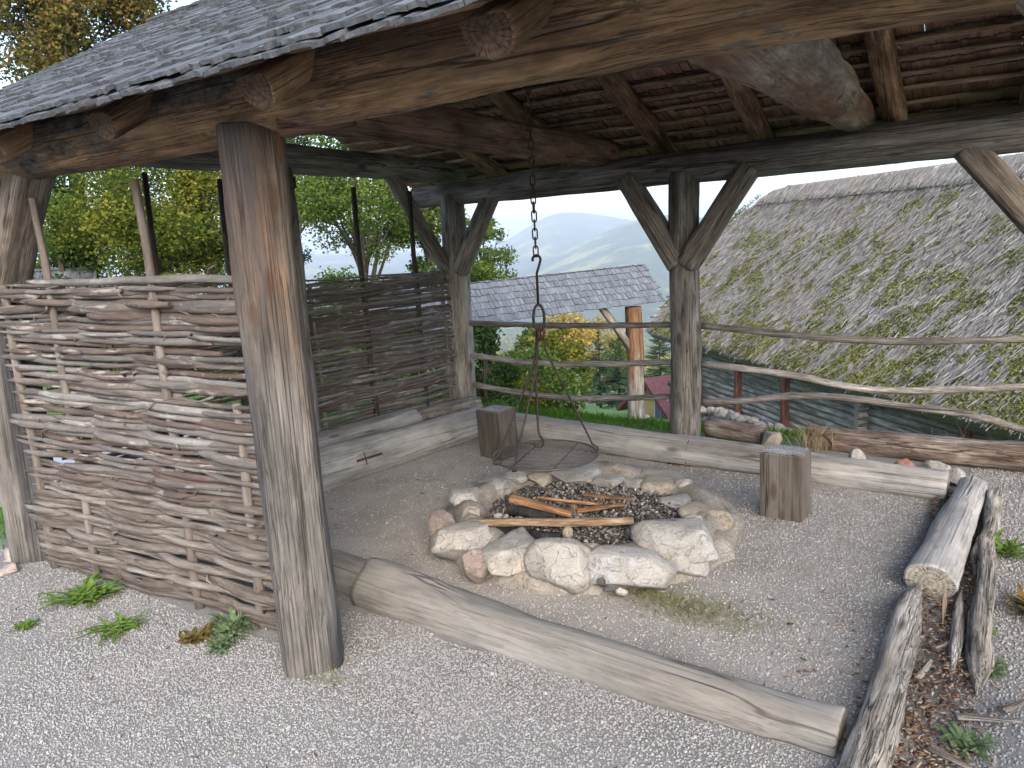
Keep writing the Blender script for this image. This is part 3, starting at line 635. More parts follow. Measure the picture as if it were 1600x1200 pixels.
def shingles(name, origin, du, ds, n, width, length, exposure, slen, thick, wrng, mats, parent, seed, sag=0, jag=.01, double=True):
    """split shingles in courses: origin at eave corner, du along eave, ds up slope; own x axis up the slope"""
    r = random.Random(seed); mb = MB(); courses = int(length / exposure) + 1
    m = Matrix((ds, -du, ds.cross(-du))).transposed().to_4x4()
    zsgn = 1 if (m.to_3x3() @ Vector((0, 0, 1))).dot(n) > 0 else -1
    m.translation = origin; rows = [(k * exposure, 0) for k in range(courses)]
    if double: rows = [(-.035, -1)] + rows
    for s0, lay in rows:
        w = 0
        while w < width:
            ww = r.uniform(*wrng); x0 = s0 + r.uniform(-jag, jag); x1 = min(x0 + slen, length + .02); g = r.uniform(.001, .006)
            if w + ww > width + .03: break
            th = thick * r.uniform(.7, 1.35); tilt = thick * 2.6; z0 = lay * thick * 1.3 + r.uniform(0, thick * .55)
            y0, y1 = -(w + g), -(w + ww); lift = r.uniform(-.2, .2) * thick; sk = r.uniform(-.006, .006)
            zb0 = z0 + tilt * .55; zb1 = z0 - tilt * .35
            cx = r.uniform(-.008, .008)
            ym = (y0 + y1) / 2; arch = r.uniform(0, .25) * thick
            vs = []
            for x, zb in ((x0, zb0), (x1, zb1)):
                xx = (x, x + (cx if x == x0 else 0), x + (sk if x == x0 else 0))
                vs += [(xx[0], y0, zsgn * (zb + lift)), (xx[1], ym, zsgn * (zb + arch)), (xx[2], y1, zsgn * (zb - lift)),
                       (xx[2], y1, zsgn * (zb - lift + th)), (xx[1], ym, zsgn * (zb + arch + th)), (xx[0], y0, zsgn * (zb + lift + th))]
            fs = [(0, 1, 4, 5), (1, 2, 3, 4), (7, 6, 11, 10), (8, 7, 10, 9), (4, 3, 9, 10), (5, 4, 10, 11), (1, 0, 6, 7), (2, 1, 7, 8), (0, 5, 11, 6), (3, 2, 8, 9)]
            b = len(mb.v); mb.v += vs
            for q, f in enumerate(fs):
                mb.f.append([b + i for i in f]); mb.mi.append(1 if q in (6, 7) else 0); mb.sm.append(False)
            w += ww
    return mb.build(name, mats, parent, m)
for side, Ls in (('f', LF), ('b', LB)):
    a = slope_pt(side, U0, 0); ds = (slope_pt(side, U0, 1) - a).normalized()
    o = shingles('shingle_slope', a, U, ds, nrm(side), U1 - U0, Ls + .04, .145, .4, .0125, (.045, .085), [M_['shingle'], M_['shingle_under']], sh, 5 if side == 'f' else 6)
# iron hook on the side post
mb = MB(); h0 = W(.16, 1.7, 2.02)
hd_ = (V * .2 + U * .98).normalized()
mb.tube([h0, h0 + hd_ * .1, h0 + hd_ * .14, h0 + hd_ * .14 + Vector((0, 0, .07))], .011, 8)
mb.build('iron_hook', M_['iron'], sh)

# ------------------------------------------------------------------ wattle fences
def wattle(label, a, b, z0, z1, nrod, stake_us, stake_top, seed, dry_below, rlo, rhi, stake_mats, rise=0.0, lap=.1, sag=.0):
    """a > b along the ground; rods weave in front of and behind the stakes"""
    r = random.Random(seed); a, b = Vector(a), Vector(b); L = (b - a).length; x = (b - a) / L; n = Vector((x.y, -x.x, 0))
    t = thing('wattle_fence', label, 'fence', (a + b) / 2, 'woven wattle fences of the grill shelter')
    for s, top, lean, m in zip(stake_us, stake_top, [r.uniform(-.04, .04) for _ in stake_us], stake_mats):
        pts = [a + x * (s + lean * (k / 8 - .5)) + n * (.006 * math.sin(k * 1.7)) + Vector((0, 0, -.05 + (top + .05) * k / 8)) for k in range(9)]
        rr = r.uniform(.021, .026); curve_rod('stake', pts, [rr * (1.06 - .3 * k / 8) for k in range(9)], m, t, 9, r.random() * 50)
    sp = stake_us[1] - stake_us[0]
    for k in range(nrod):
        f = (k + .5) / nrod; z = z0 + (z1 - z0) * f + r.uniform(-.008, .008)
        full = r.random() < .78
        s0, s1 = -lap + r.uniform(-.05, .09), L + r.uniform(-.06, .05)
        if not full:
            if r.random() < .5: s0 = r.uniform(.15, .5) * L
            else: s1 = r.uniform(.55, .9) * L
        rad = rlo + (rhi - rlo) * r.random() ** 1.25; taper = r.choice((-1, 1)) * r.uniform(.1, .32); ph = ((k + (r.random() < .25)) % 2) * math.pi; amp = r.uniform(.45, 1.0)
        N = 34; pts = []; rads = []; q = r.random() * 90; tl = r.uniform(-.045, .045) - .03 * (1 - f) + rise
        for i in range(N + 1):
            s = s0 + (s1 - s0) * i / N; w = math.cos(math.pi * (s - stake_us[0]) / sp + ph)
            off = amp * (rad * .6 + .016) * max(-1, min(1, w * 1.2)) + .008 * fbm(Vector((s * 3, q, 0)), 2)
            zz = z + .013 * fbm(Vector((s * 1.2, q, 3)), 2) + .0025 * fbm(Vector((s * 6, q, 7)), 2) + tl * (s / L - .5) - sag * math.sin(math.pi * s / L)
            pts.append(a + x * s + n * off + Vector((0, 0, max(zz, .01))))
            rads.append(rad * (1 + taper * (i / N - .5)) * (1 + .09 * fbm(Vector((s * 7, q, 1)), 3)) * min(1, .55 + i * .16, .55 + (N - i) * .16))
        dry = z < dry_below + r.uniform(-.12, .12)
        curve_rod('rod', pts, rads, M_['rod_dry'] if dry else M_['rod'], t, 9, q, .3 if dry else .13, spurs=r.choice((0, 1, 2, 3)))
    return t
wattle('front wattle fence of thick hazel rods between left corner post and orange brown front post', W(.15, -.14), W(2.02, .0), .02, 1.52, 92,
       [.07, .45, 1.2, 1.62], [1.88, 1.9, 1.92, 1.0], 3, .55, .0095, .021, [M_['stake']] * 4, lap=.03)
wattle('thin grey wattle fence at the back left, behind the split bench logs', W(.1, 1.82), W(.27, 3.42), .14, 1.36, 98, [.12, .62, 1.2, 1.52], [1.35, 2.05, 2.03, 1.38], 4, .2, .007, .0165,
       [M_['stake'], M_['stake_dark'], M_['stake_dark'], M_['stake']], lap=.02)
wattle('side wattle fence with tall dark stakes seen through the gaps of the front wattle', W(.0, .14), W(.08, 1.68), .03, 1.47, 80, [.1, .66, 1.16, 1.5], [1.5, 2.1, 2.08, 1.5], 5, .45, .006, .0145,
       [M_['stake'], M_['stake_dark'], M_['stake_dark'], M_['stake']], lap=.03)

# ------------------------------------------------------------------ rails
def rails(label, specs, seed):
    t = thing('rail_fence', label, 'fence', W(specs[0][0][0], 3.5, 0), 'pole rails between the back posts')
    for i, pts in enumerate(specs):
        ps = []
        for k in range(25):
            s = k / 24 * (len(pts) - 1); j = min(int(s), len(pts) - 2); f = s - j
            q = [pts[max(j - 1, 0)], pts[j], pts[j + 1], pts[min(j + 2, len(pts) - 1)]]
            cr_ = lambda c: .5 * ((2 * q[1][c]) + (-q[0][c] + q[2][c]) * f + (2 * q[0][c] - 5 * q[1][c] + 4 * q[2][c] - q[3][c]) * f * f + (-q[0][c] + 3 * q[1][c] - 3 * q[2][c] + q[3][c]) * f ** 3)
            ps.append(W(cr_(0), 3.5, cr_(1) + .006 * fbm(Vector((k * .4, i, seed)), 2)))
        curve_rod('rail', ps, [.026 + .003 * fbm(Vector((k * .3, i * 3, seed)), 2) - .003 * k / 24 for k in range(25)], M_['rail'], t, 10, seed + i, .1)
rails('three thin straight pole rails between the two back posts', [[(.24, .87), (1.3, .86), (2.36, .885)], [(.24, .585), (1.2, .53), (2.36, .595)], [(.24, .315), (1.3, .24), (2.36, .325)]], 2)
rails('three crooked pole rails running off to the right, before the thatched hut', [[(2.55, .88), (3.7, .8), (4.68, .845)], [(2.55, .59), (3.2, .54), (3.75, .465), (4.68, .555)], [(2.55, .29), (2.9, .335), (3.35, .4), (4.05, .36), (4.35, .33), (4.68, .24)]], 5)

# ------------------------------------------------------------------ logs on the ground
def ground_log(label, p0, p1, r0, r1, mats, seed, cat='log', name='log', **kw):
    o = log(name, p0, p1, r0, r1, mats, None, seed=seed, **kw); return tag(o, label, cat, kw.get('group'))
front = ground_log('long pale log lying across the front between the gravel and the fire place', W(1.98, .43, .03), W(4.02, .335, .008), .125, .085, (M_['log_pale'], M_['end']), 41, lump=.14, seg=30, wob=.05, rows=70)
ground_log('short pale log stub lying behind the foot of the front post', W(1.55, .47, .02), W(1.975, .44, .025), .118, .118, (M_['log_pale'], M_['end']), 42, lump=.1, seg=26)
left = ground_log('thick silver log lying along the foot of the back wattle fence', W(.44, .75, .1), W(.8, 2.98, .1), .16, .135, (M_['log'], M_['end_grey']), 43, lump=.07, seg=30)
ground_log('cracked silver slab behind the thick left log, against the wattle', W(.25, 1.2, .17), W(.47, 2.55, .19), .15, .12, (M_['log'], M_['end_dark']), 44, lump=.12, seg=26, flat=.1)
ground_log('broken end of a split log beside the back corner post', W(.42, 2.6, .15), W(.56, 3.3, .16), .13, .1, (M_['rotten'], M_['end_dark']), 45, lump=.3, fine=.1, seg=26, flat=.08)
back = ground_log('long grey log with a knot lying along the back of the fire place', W(.9, 3.02, .085), W(4.2, 2.84, .045), .125, .112, (M_['log'], M_['end_grey']), 46, lump=.06, seg=30, rows=90)
def clamp(parent, a, b, crackp, cn):
    mb = MB(); mb.tube([a, b], .0085, 8)
    o = mb.build('iron_clamp', M_['rust'], None); o.parent = parent; o.matrix_parent_inverse = parent.matrix_basis.inverted()
    mb = MB(); mb.tube(crackp, .0045, 6); o = mb.build('saw_cut', M_['char'], None); o.parent = parent; o.matrix_parent_inverse = parent.matrix_basis.inverted()
def on_log(p0, p1, r, t, ang, out=1.0):
    p0, p1 = Vector(p0), Vector(p1); x = (p1 - p0).normalized(); y = Vector((0, 0, 1)).cross(x).normalized(); z = x.cross(y)
    return p0.lerp(p1, t) + (y * math.cos(ang) + z * math.sin(ang)) * r * out
lp0, lp1 = W(.44, .75, .1), W(.8, 2.98, .1)
side_l = -1  # towards the fire
def arc(p0, p1, r, t, a0, a1): return [on_log(p0, p1, r, t, a0 + (a1 - a0) * k / 10, 1.0) for k in range(11)]
clamp(left, on_log(lp0, lp1, .152, .405, R(180 - 18), 1.04), on_log(lp0, lp1, .152, .5, R(180 - 18), 1.04), arc(lp0, lp1, .149, .44, R(100), R(200)), None)
bp0, bp1 = W(.9, 3.02, .085), W(4.2, 2.84, .045)
clamp(back, on_log(bp0, bp1, .124, .495, R(180 + 28), 1.05), on_log(bp0, bp1, .124, .545, R(180 + 28), 1.05), arc(bp0, bp1, .122, .535, R(120), R(200)), None)
rl = ground_log('grey log with a sawn end lying on the right edge, above the rotten log', W(4.2, 1.5, .06), W(4.33, 2.95, .05), .104, .075, (M_['log'], M_['end_grey']), 47, lump=.12, seg=28, rows=50, asp=.75)
# rotten log: two strips with crumbs between
t = thing('rotten_log', 'rotten hollow log with crumbling orange heart at the right edge of the fire place', 'log', W(4.18, .9, 0))
def strip(name, p0, p1, r, seed, mat, asp=1.0, lump=.35): log(name, p0, p1, r, r * .75, (mat, mat), t, seed=seed, pt=.16 + r, lump=lump, fine=.14, seg=26, rows=80, asp=asp, wob=.03, sq=2.6)
strip('side_wall', W(4.075, -.1, .05), W(4.16, 1.5, .045), .064, 51, M_['rotten'])
strip('side_wall', W(4.36, .78, .02), W(4.4, 2.25, .03), .042, 52, M_['rotten'], 1.2)
strip('inner_splinter', W(4.17, .72, .03), W(4.19, 1.42, .03), .02, 53, M_['rotten'], 1.0)
strip('inner_splinter', W(4.31, .85, .01), W(4.33, 1.55, .02), .022, 54, M_['rotten'], 1.4)
strip('inner_splinter', W(4.26, 1.15, .06), W(4.25, 1.38, .12), .014, 55, M_['rotten'], 1.0)
strip('bark_wall', W(4.37, 1.75, .03), W(4.46, 3.0, .04), .045, 56, M_['rotten'], 1.3)
ks = [(rnd.uniform(4.14, 4.36), rnd.uniform(.15, 2.9)) for _ in range(2600)] + [(rnd.gauss(4.22, .1), rnd.uniform(-.2, .9)) for _ in range(700)] + [(rnd.gauss(3.95, .12), rnd.uniform(.3, 1.6)) for _ in range(70)]
cp = np.array([W(u, v, .004 + .035 * rnd.random() * (1 if 4.12 < u < 4.36 and v > .7 else .2))[:] for u, v in ks])
kind(scatter_solids('wood_crumbs', cp, rng.uniform(.003, .01, len(cp)), M_['chips'], flatten=.4, base=0, long=2.2), 'stuff')
for i, (u, v, a, l) in enumerate(((4.33, .62, .3, .17), (4.27, .42, -.5, .16), (4.2, .2, 1.2, .12), (4.45, .72, .9, .1), (4.2, .78, 1.3, .12), (4.24, 1.02, 1.0, .1), (4.1, .1, .4, .15))):
    d = (U * math.cos(a) + V * math.sin(a)); p = W(u, v, .022)
    o = log('wood_splinter', p, p + d * l + Vector((0, 0, .012)), .014, .007, (M_['terrace'] if i % 2 else M_['rotten'], M_['end']), None, seed=70 + i, sq=3, lump=.3, asp=.6, seg=10, rows=8)
    tag(o, ['pale long splinter on the gravel right of the rotten log', 'long brown splinter lying below the pale one beside the rotten log', 'short splinter near the bottom edge of the gravel, by the log end', 'pale chip of wood between two weeds on the right gravel', 'grey splinter in the middle of the rotten log', 'slanting splinter standing in the rotten heart below the sawn end', 'brown splinter at the near end of the rotten log'][i], 'wood splinter', 'splinters from the rotten log')
# terrace logs beyond the back rails
ground_log('short dark brown log piece at the foot of the right back post', W(2.56, 3.62, .06), W(3.0, 3.54, .05), .085, .08, (M_['terrace'], M_['end_dark']), 48, lump=.12, seg=24)
ground_log('cracked brown log along the terrace edge before the thatched hut', W(3.3, 3.6, .075), W(5.6, 3.5, .075), .085, .11, (M_['terrace'], M_['end_dark']), 49, lump=.14, fine=.06, seg=28, rows=80)
for i, (p, s, m, lab) in enumerate(((W(3.08, 3.42, .07), (.1, .08, .1), 'stone_tan', 'pointed tan boulder between the two terrace logs'), (W(3.68, 3.2, .05), (.08, .06, .085), 'stone', 'grey pointed stone behind the block seat on the right'),
      (W(3.95, 3.2, .03), (.13, .07, .06), 'brick', 'broken red brick in front of the terrace log'), (W(4.25, 3.12, .03), (.09, .08, .06), 'stone', 'small grey stone at the end of the long back log'),
      (W(4.75, 3.1, .03), (.14, .1, .07), 'stone', 'flat pale stone on the gravel at the right edge'), (W(4.12, 3.3, .02), (.1, .08, .06), 'stone', 'dark grey stone tucked under the terrace log'),
      (W(-.14, -.16, .03), (.09, .07, .07), 'stone_pink', 'pinkish stone at the foot of the far left post'), (W(.05, -.28, .015), (.06, .05, .04), 'stone_pink', 'small pink stone half buried by the far left post'))):
    tag(rock('stone', p, s, M_[m], None, 100 + i, rnd.uniform(0, 3), 4, cuts=22, rough=.06), lab, 'stone')

# ------------------------------------------------------------------ block seats
def block(label, corner, ax, ay, w, d, h, seed):
    """square sawn block standing upright, local x upwards"""
    ax, ay = Vector(ax).normalized(), Vector(ay).normalized()
    c = Vector(corner) + ax * w / 2 + ay * d / 2
    m = Matrix((Vector((0, 0, 1)), ax, ay)).transposed().to_4x4(); m.translation = c
    import bmesh
    bm = bmesh.new(); bmesh.ops.create_cube(bm, size=1)
    for v in bm.verts: v.co = Vector(((v.co.x + .5) * h - .01, v.co.y * w, v.co.z * d))
    bmesh.ops.bevel(bm, geom=bm.edges[:], offset=.007, segments=2, affect='EDGES')
    bmesh.ops.subdivide_edges(bm, edges=[e for e in bm.edges if e.calc_length() > .1], cuts=9, use_grid_fill=True)
    for v in bm.verts: v.co += v.normal * .004 * fbm(v.co * 7 + Vector((seed, 0, 0)), 3)
    me = bpy.data.meshes.new('block_seat'); bm.to_mesh(me); bm.free(); me.materials.append(M_['stump']); me.materials.append(M_['end_top'])
    for p in me.polygons:
        if p.normal.x > .9: p.material_index = 1
    o = bpy.data.objects.new('block_seat', me); link(o); o.matrix_world = m
    return tag(o, label, 'seat', 'squared wooden block seats')
block('squared wooden block seat standing in front of the right back log', W(3.56, 2.07), W(3.335, 2.085) - W(3.56, 2.07), V * 1 + U * .1, .225, .18, .395, 3)
b1 = Vector((-.125, 5.2, 0))
block('squared wooden block seat in the far corner beside the hanging grill', b1 + U * .02, U * -1 + V * .15, V + U * .2, .225, .2, .375, 8)

# ------------------------------------------------------------------ fire place
PC = W(2.5, 1.62, 0)
fr = thing('fire_ring', 'ring of pale mortared boulders around the fire place', 'fire pit', PC)
#  pixel box (x0,y0,x1,y1), material, base z, options
stones = [(667, 795, 712, 858, 'stone_pink', 0), (706, 757, 757, 806, 'stone', .03), (752, 744, 804, 773, 'stone', .06), (782, 734, 827, 760, 'stone', .08), (828, 735, 865, 762, 'stone_tan', .08),
          (862, 735, 938, 760, 'stone', .07), (928, 738, 980, 771, 'stone', .06), (974, 744, 1012, 773, 'stone', .05), (1004, 733, 1040, 757, 'stone_tan', .0), (1000, 743, 1060, 785, 'stone_tan', .02),
          (1034, 772, 1102, 816, 'stone', .0), (1064, 787, 1137, 842, 'stone_tan', 0), (1000, 812, 1126, 882, 'stone', .06), (1004, 850, 1100, 908, 'stone', 0), (918, 852, 1044, 934, 'stone', 0),
          (830, 832, 924, 930, 'stone', 0), (762, 834, 850, 902, 'stone', .02), (728, 850, 772, 912, 'stone_pink', 0), (682, 814, 768, 886, 'stone', 0)]
for i, (x0, y0, x1, y1, m, zb) in enumerate(stones):
    cx, cy = (x0 + x1) / 2, (y0 + y1) / 2
    w0 = atz(cx, y1, zb); dist = (w0 - Vector((0, 0, EYE))).length
    wid = (x1 - x0) * dist / FPX; hh = (y1 - y0) * dist / FPX
    # apparent height = h*cos(dep) + depth*sin(dep)
    dep = math.atan2(EYE - zb, math.hypot(w0.x, w0.y)); depth = min(wid, .24) * .9
    h = max(.1, (hh - depth * math.sin(dep) * .45) / math.cos(dep)); h = min(h, .3)
    top = zb + h
    out = (w0 - Vector((0, 0, 0))); out.z = 0; out.normalize()
    c = w0 + out * depth * .42; c.z = zb + h * .46
    ftop = .72 if i == 14 else None
    o = rock('ring_stone', c, (wid * .6, depth * .72, h * .58), M_[m], fr, 200 + i, math.atan2(out.y, out.x) - math.pi / 2, 4, cuts=20, rough=.07, flat_top=ftop or .62)
for k in range(34):
    a = k / 34 * 6.283 + rnd.uniform(-.06, .06); rr = rnd.choice((.6, .64, .7, .74)) + rnd.uniform(-.02, .02); sz = rnd.uniform(.04, .085)
    rock('ring_stone', PC + Vector((math.cos(a) * rr, math.sin(a) * rr, rnd.uniform(.02, .05) if rr > .7 else rnd.uniform(.06, .12))), (sz, sz * rnd.uniform(.7, 1), sz * rnd.uniform(.6, .9)), M_[rnd.choice(('stone', 'stone', 'stone_tan', 'mortar'))], fr, 700 + k, rnd.uniform(0, 3), 3, cuts=20, rough=.07)
# mortar ring under the stones
mb = MB()
pts = [PC + Vector((math.cos(a) * .665, math.sin(a) * .675, .035)) for a in np.linspace(0, 2 * math.pi, 73)[:-1]]
mb.tube(pts, .105, 16, closed=True, shape=lambda i, a: 1 + .3 * fbm(Vector((math.cos(i / 72 * 6.283) * 6, math.sin(i / 72 * 6.283) * 6, a)), 3))
pts = [PC + Vector((math.cos(a) * .755, math.sin(a) * .755, .0)) for a in np.linspace(0, 2 * math.pi, 97)[:-1]]
mb.tube(pts, .085, 14, closed=True, shape=lambda i, a: 1 + .45 * fbm(Vector((math.cos(i / 96 * 6.283) * 7, math.sin(i / 96 * 6.283) * 7, a * .7 + 4)), 3))
mb.build('mortar', M_['mortar'], fr)
p = atz(967, 915, .06)
rock('tar_patch', p + Vector((.0, -.012, 0)), (.085, .022, .03), M_['tar'], fr, 260, .1, 3, cuts=4, rough=.35)
rock('tar_patch', p + Vector((-.075, -.004, .02)), (.022, .02, .028), M_['tar'], fr, 261, .1, 3, cuts=4, rough=.3)
rock('white_pebble', p + Vector((.005, -.028, -.015)), (.03, .018, .022), M_['stone'], fr, 262, 0, 3)
# ash bed
n = 9000; a = rng.uniform(0, 2 * np.pi, n); r_ = .6 * np.sqrt(rng.uniform(0, 1, n))
pos = np.stack([PC.x + np.cos(a) * r_, PC.y + np.sin(a) * r_, .1 + .02 * rng.uniform(-1, .6, n) - .05 * (r_ / .6) ** 4], 1)
sz = .006 + .014 * rng.beta(1.2, 4, n)
ash = kind(scatter_solids('ash_and_charcoal', pos, sz, M_['ash']), 'stuff')
aa = np.linspace(0, 2 * np.pi, 49)[:-1]
tt = NT('ash_soil'); mt = tt.done(tt.ramp(tt.noise(tt.coords(), 40, 5), [(.3, (.03, .028, .026)), (.7, (.12, .115, .11))]), .95)
v = [(PC.x, PC.y, .1)] + [(PC.x + math.cos(q) * .63, PC.y + math.sin(q) * .63, .06) for q in aa]
mb = MB(); mb.add(v, [(0, 1 + k, 1 + (k + 1) % 48) for k in range(48)]); kind(mb.build('ash_bed', mt), 'stuff')
# firewood
def piece(label, a, b, za, zb, r, mat, seed, sq=4, asp=.7, r1=None):
    p0, p1 = atz(*a, za), atz(*b, zb)
    o = log('firewood', p0, p1, r, r1 or r * .8, (M_[mat], M_['char'] if mat == 'char' else M_['end']), None, seed=seed, sq=sq, asp=asp, lump=.25, fine=.06, seg=16, wob=.01, roll=rnd.uniform(-.4, .4))
    tag(o, label, 'firewood', 'firewood in the fire pit')
piece('long pale split plank at the front of the fire pit', (733, 817), (988, 813), .15, .16, .03, 'split', 81, sq=5, asp=.75)
piece('charred black log lying under the long pale plank', (765, 828), (874, 838), .12, .1, .032, 'char', 82)
piece('thick charred log with black bark at the left of the fire wood', (797, 795), (868, 806), .13, .12, .04, 'char', 83)
piece('thick orange brown split log leaning across the charred log', (800, 778), (893, 803), .2, .15, .028, 'split_orange', 84)
piece('thin orange stick behind the thick split log', (842, 779), (940, 789), .16, .14, .014, 'split_orange', 85)
piece('orange split stick pointing right in the middle of the pit', (902, 797), (974, 788), .14, .15, .02, 'split_orange', 86)
piece('thin brown stick near the back stones of the pit', (914, 771), (985, 779), .13, .12, .012, 'split_orange', 87)
piece('short upright stub of wood in the middle of the pit', (897, 808), (895, 787), .1, .12, .02, 'split', 88)
for c, s, m, lab, sd in (((887, 832), (.03, .028, .035), 'stone_tan', 'small tan stone lying before the pale plank', 301), ((905, 803), (.02, .02, .018), 'stone', 'small white stone beside the upright stub', 302), ((779, 806), (.028, .02, .02), 'stone', 'small pale stone on the ash left of the charred log', 303), ((790, 807), (.018, .018, .016), 'stone', 'tiny grey stone on the ash beside the charred log', 304)):
    tag(rock('stone', atz(*c, .115), s, M_[m], None, sd), lab, 'stone')

# ------------------------------------------------------------------ chain, hook and grill
GC = atz(852, 710, .35); CH = Vector((GC.x, GC.y, 0))
tc = thing('chain', 'rusty iron chain hanging from the shelter roof over the fire', 'chain', CH + Vector((0, 0, 1.5)))
zt = 1.49; k = 0
lean = Vector((.0, 0, 0))
link_mesh = None
while zt < 2.99:
    pts = []
    for j in range(16):
        a = 2 * math.pi * j / 16; cx, cz = .0135 * math.cos(a), .0135 * math.sin(a) + (.017 if math.sin(a) >= 0 else -.017)
        pts.append(Vector((cx, 0, cz)))
    if link_mesh is None:
        mb = MB(); mb.tube(pts, .0042, 7, closed=True); o = mb.build('chain_link', M_['rust'], tc); link_mesh = o.data
    else:
        o = bpy.data.objects.new('chain_link', link_mesh); link(o, tc)
    o.location = CH + Vector((-.0, 0, zt + .03)) - tc.location; o.rotation_euler = (rnd.uniform(-.05, .05), 0, (math.pi / 2 if k % 2 else .0) + rnd.uniform(-.2, .2) - .2)
    zt += .0475; k += 1
# hook rod from chain to the ring
RX = Vector((1, 0, 0))
hk = []
for j in range(11):
    a = R(200 - 230 * j / 10); hk.append(CH + RX * (.022 * math.cos(a) + .002) + Vector((0, 0, 1.475 + .024 * math.sin(a))))
hk += [CH + RX * .012 + Vector((0, 0, 1.435)), CH + RX * .0 + Vector((0, 0, 1.4)), CH + RX * .0 + Vector((0, 0, 1.225))]
mb = MB(); mb.tube(hk, .0072, 8); tag(mb.build('hook_rod', M_['iron']), 'black iron hook rod hanging on the end of the chain', 'hook')
gr = thing('hanging_grill', 'round iron grill grate hanging from an iron ring over the fire pit', 'grill', GC)
mb = MB(); pts = [CH + RX * (.031 * math.cos(a)) + Vector((0, 0, 1.15 + .075 * math.sin(a))) for a in np.linspace(0, 2 * math.pi, 25)[:-1]]
mb.tube(pts, .008, 8, closed=True); mb.build('hanging_ring', M_['iron'], gr)
mb = MB()
for dz, ang in ((1.065, .2), (1.06, 1.4), (1.055, 2.5)):
    d = Vector((math.cos(ang), math.sin(ang), 0))
    mb.tube([CH + d * (.03 * math.cos(a)) + Vector((0, 0, dz + .028 * math.sin(a))) for a in np.linspace(0, 2 * math.pi, 17)[:-1]], .0075, 7, closed=True)
mb.build('ring_cluster', M_['rust'], gr)
gm = MB(); RG = .305
gm.tube([GC + Vector((RG * math.cos(a), RG * math.sin(a), 0)) for a in np.linspace(0, 2 * math.pi, 49)[:-1]], .006, 8, closed=True); gm.build('grate_rim', M_['iron_pale'], gr)
gb = MB()
for k in range(-11, 12):
    y = k * .0268; h = math.sqrt(max(RG ** 2 - y * y, 0)); d1 = Vector((.995, -.1, 0)); d2 = Vector((.1, .995, 0))
    gb.tube([GC + d2 * y - d1 * h, GC + d2 * y + d1 * h], .0022, 6)
gb.build('grate_bars', M_['iron_pale'], gr)
cb = MB()
for k in (-1, 1):
    d1 = Vector((.35, .94, 0)); d2 = Vector((.94, -.35, 0)); y = k * .12; h = math.sqrt(RG ** 2 - y * y)
    cb.tube([GC + d2 * y - d1 * h + Vector((0, 0, -.008)), GC + d2 * y + d1 * h + Vector((0, 0, -.008))], .0045, 6)
cb.build('cross_bars', M_['iron'], gr)
def hanger(ang, kink):
    e = GC + Vector((RG * math.cos(ang), RG * math.sin(ang), 0)); t0 = CH + Vector((math.cos(ang), math.sin(ang), 0)) * .02 + Vector((0, 0, 1.06))
    d = (e - t0); d.z = 0; d.normalize()
    m1 = t0.lerp(e, .32); m1 = t0 + d * (.1 * kink) + Vector((0, 0, -.2)); mb = MB()
    pts = [t0, t0 + d * (.02 * kink) + Vector((0, 0, -.1)), m1, m1.lerp(e, .5), e + Vector((0, 0, .035)) - d * .02, e + Vector((0, 0, .012)) + d * .012, e + d * .012 + Vector((0, 0, -.012)), e - d * .015 + Vector((0, 0, -.018)), e - d * .035 + Vector((0, 0, -.006))]
    mb.tube(pts, .0058, 8); mb.build('hanger_rod', M_['iron'], gr)
hanger(R(198), .35); hanger(R(8), .55); hanger(R(232), .3)
mb = MB(); mh = CH + Vector((-.035, -.03, 0)); pts = [CH + Vector((-.012, -.03, 1.07)), mh + Vector((0, 0, .8)), mh + Vector((0, 0, .47))]
for j in range(1, 11):
    a = R(180 * j / 10); pts.append(mh + RX * (.0 + .022 - .022 * math.cos(a) - .0) * 1 + Vector((0, 0, .455 - .028 * math.sin(a))))
pts = [p if i < 3 else p for i, p in enumerate(pts)]
pts2 = pts[:3] + [mh + RX * (.016 * math.sin(R(a))) + Vector((0, 0, .44 + .0 * a)) for a in ()]
pts2 = pts[:2] + [mh + Vector((0, 0, .5)), mh + RX * .008 + Vector((0, 0, .47)), mh + RX * .024 + Vector((0, 0, .445)), mh + RX * .026 + Vector((0, 0, .42)), mh + RX * .008 + Vector((0, 0, .402)), mh + RX * -.018 + Vector((0, 0, .408)), mh + RX * -.03 + Vector((0, 0, .43))]
mb.tube(pts2, .0068, 8); tag(mb.build('kettle_hook', M_['iron']), 'long straight kettle hook hanging in the middle above the grate', 'hook')

# ------------------------------------------------------------------ thatched hut
HD = Vector((-.211, .977, 0)).normalized(); HN = Vector((.977, .211, 0)).normalized()
E0 = Vector((6.67, 15.0, -1.72)); SL = R(48)
s_near, s_far = -11.0, 9.8; RW = 3.88
hut = thing('thatched_hut', 'old log hut with a mossy grey thatched roof below the terrace', 'hut', E0 + HN * 1.2 + Vector((0, 0, -1.9)))
def HP(s, n, z): return E0 + HD * s + HN * n + Vector((0, 0, z))
ds = (HN * math.cos(SL) + Vector((0, 0, math.sin(SL)))); nr_ = (Vector((0, 0, 1)) * math.cos(SL) - HN * math.sin(SL))
LS = RW / math.cos(SL)
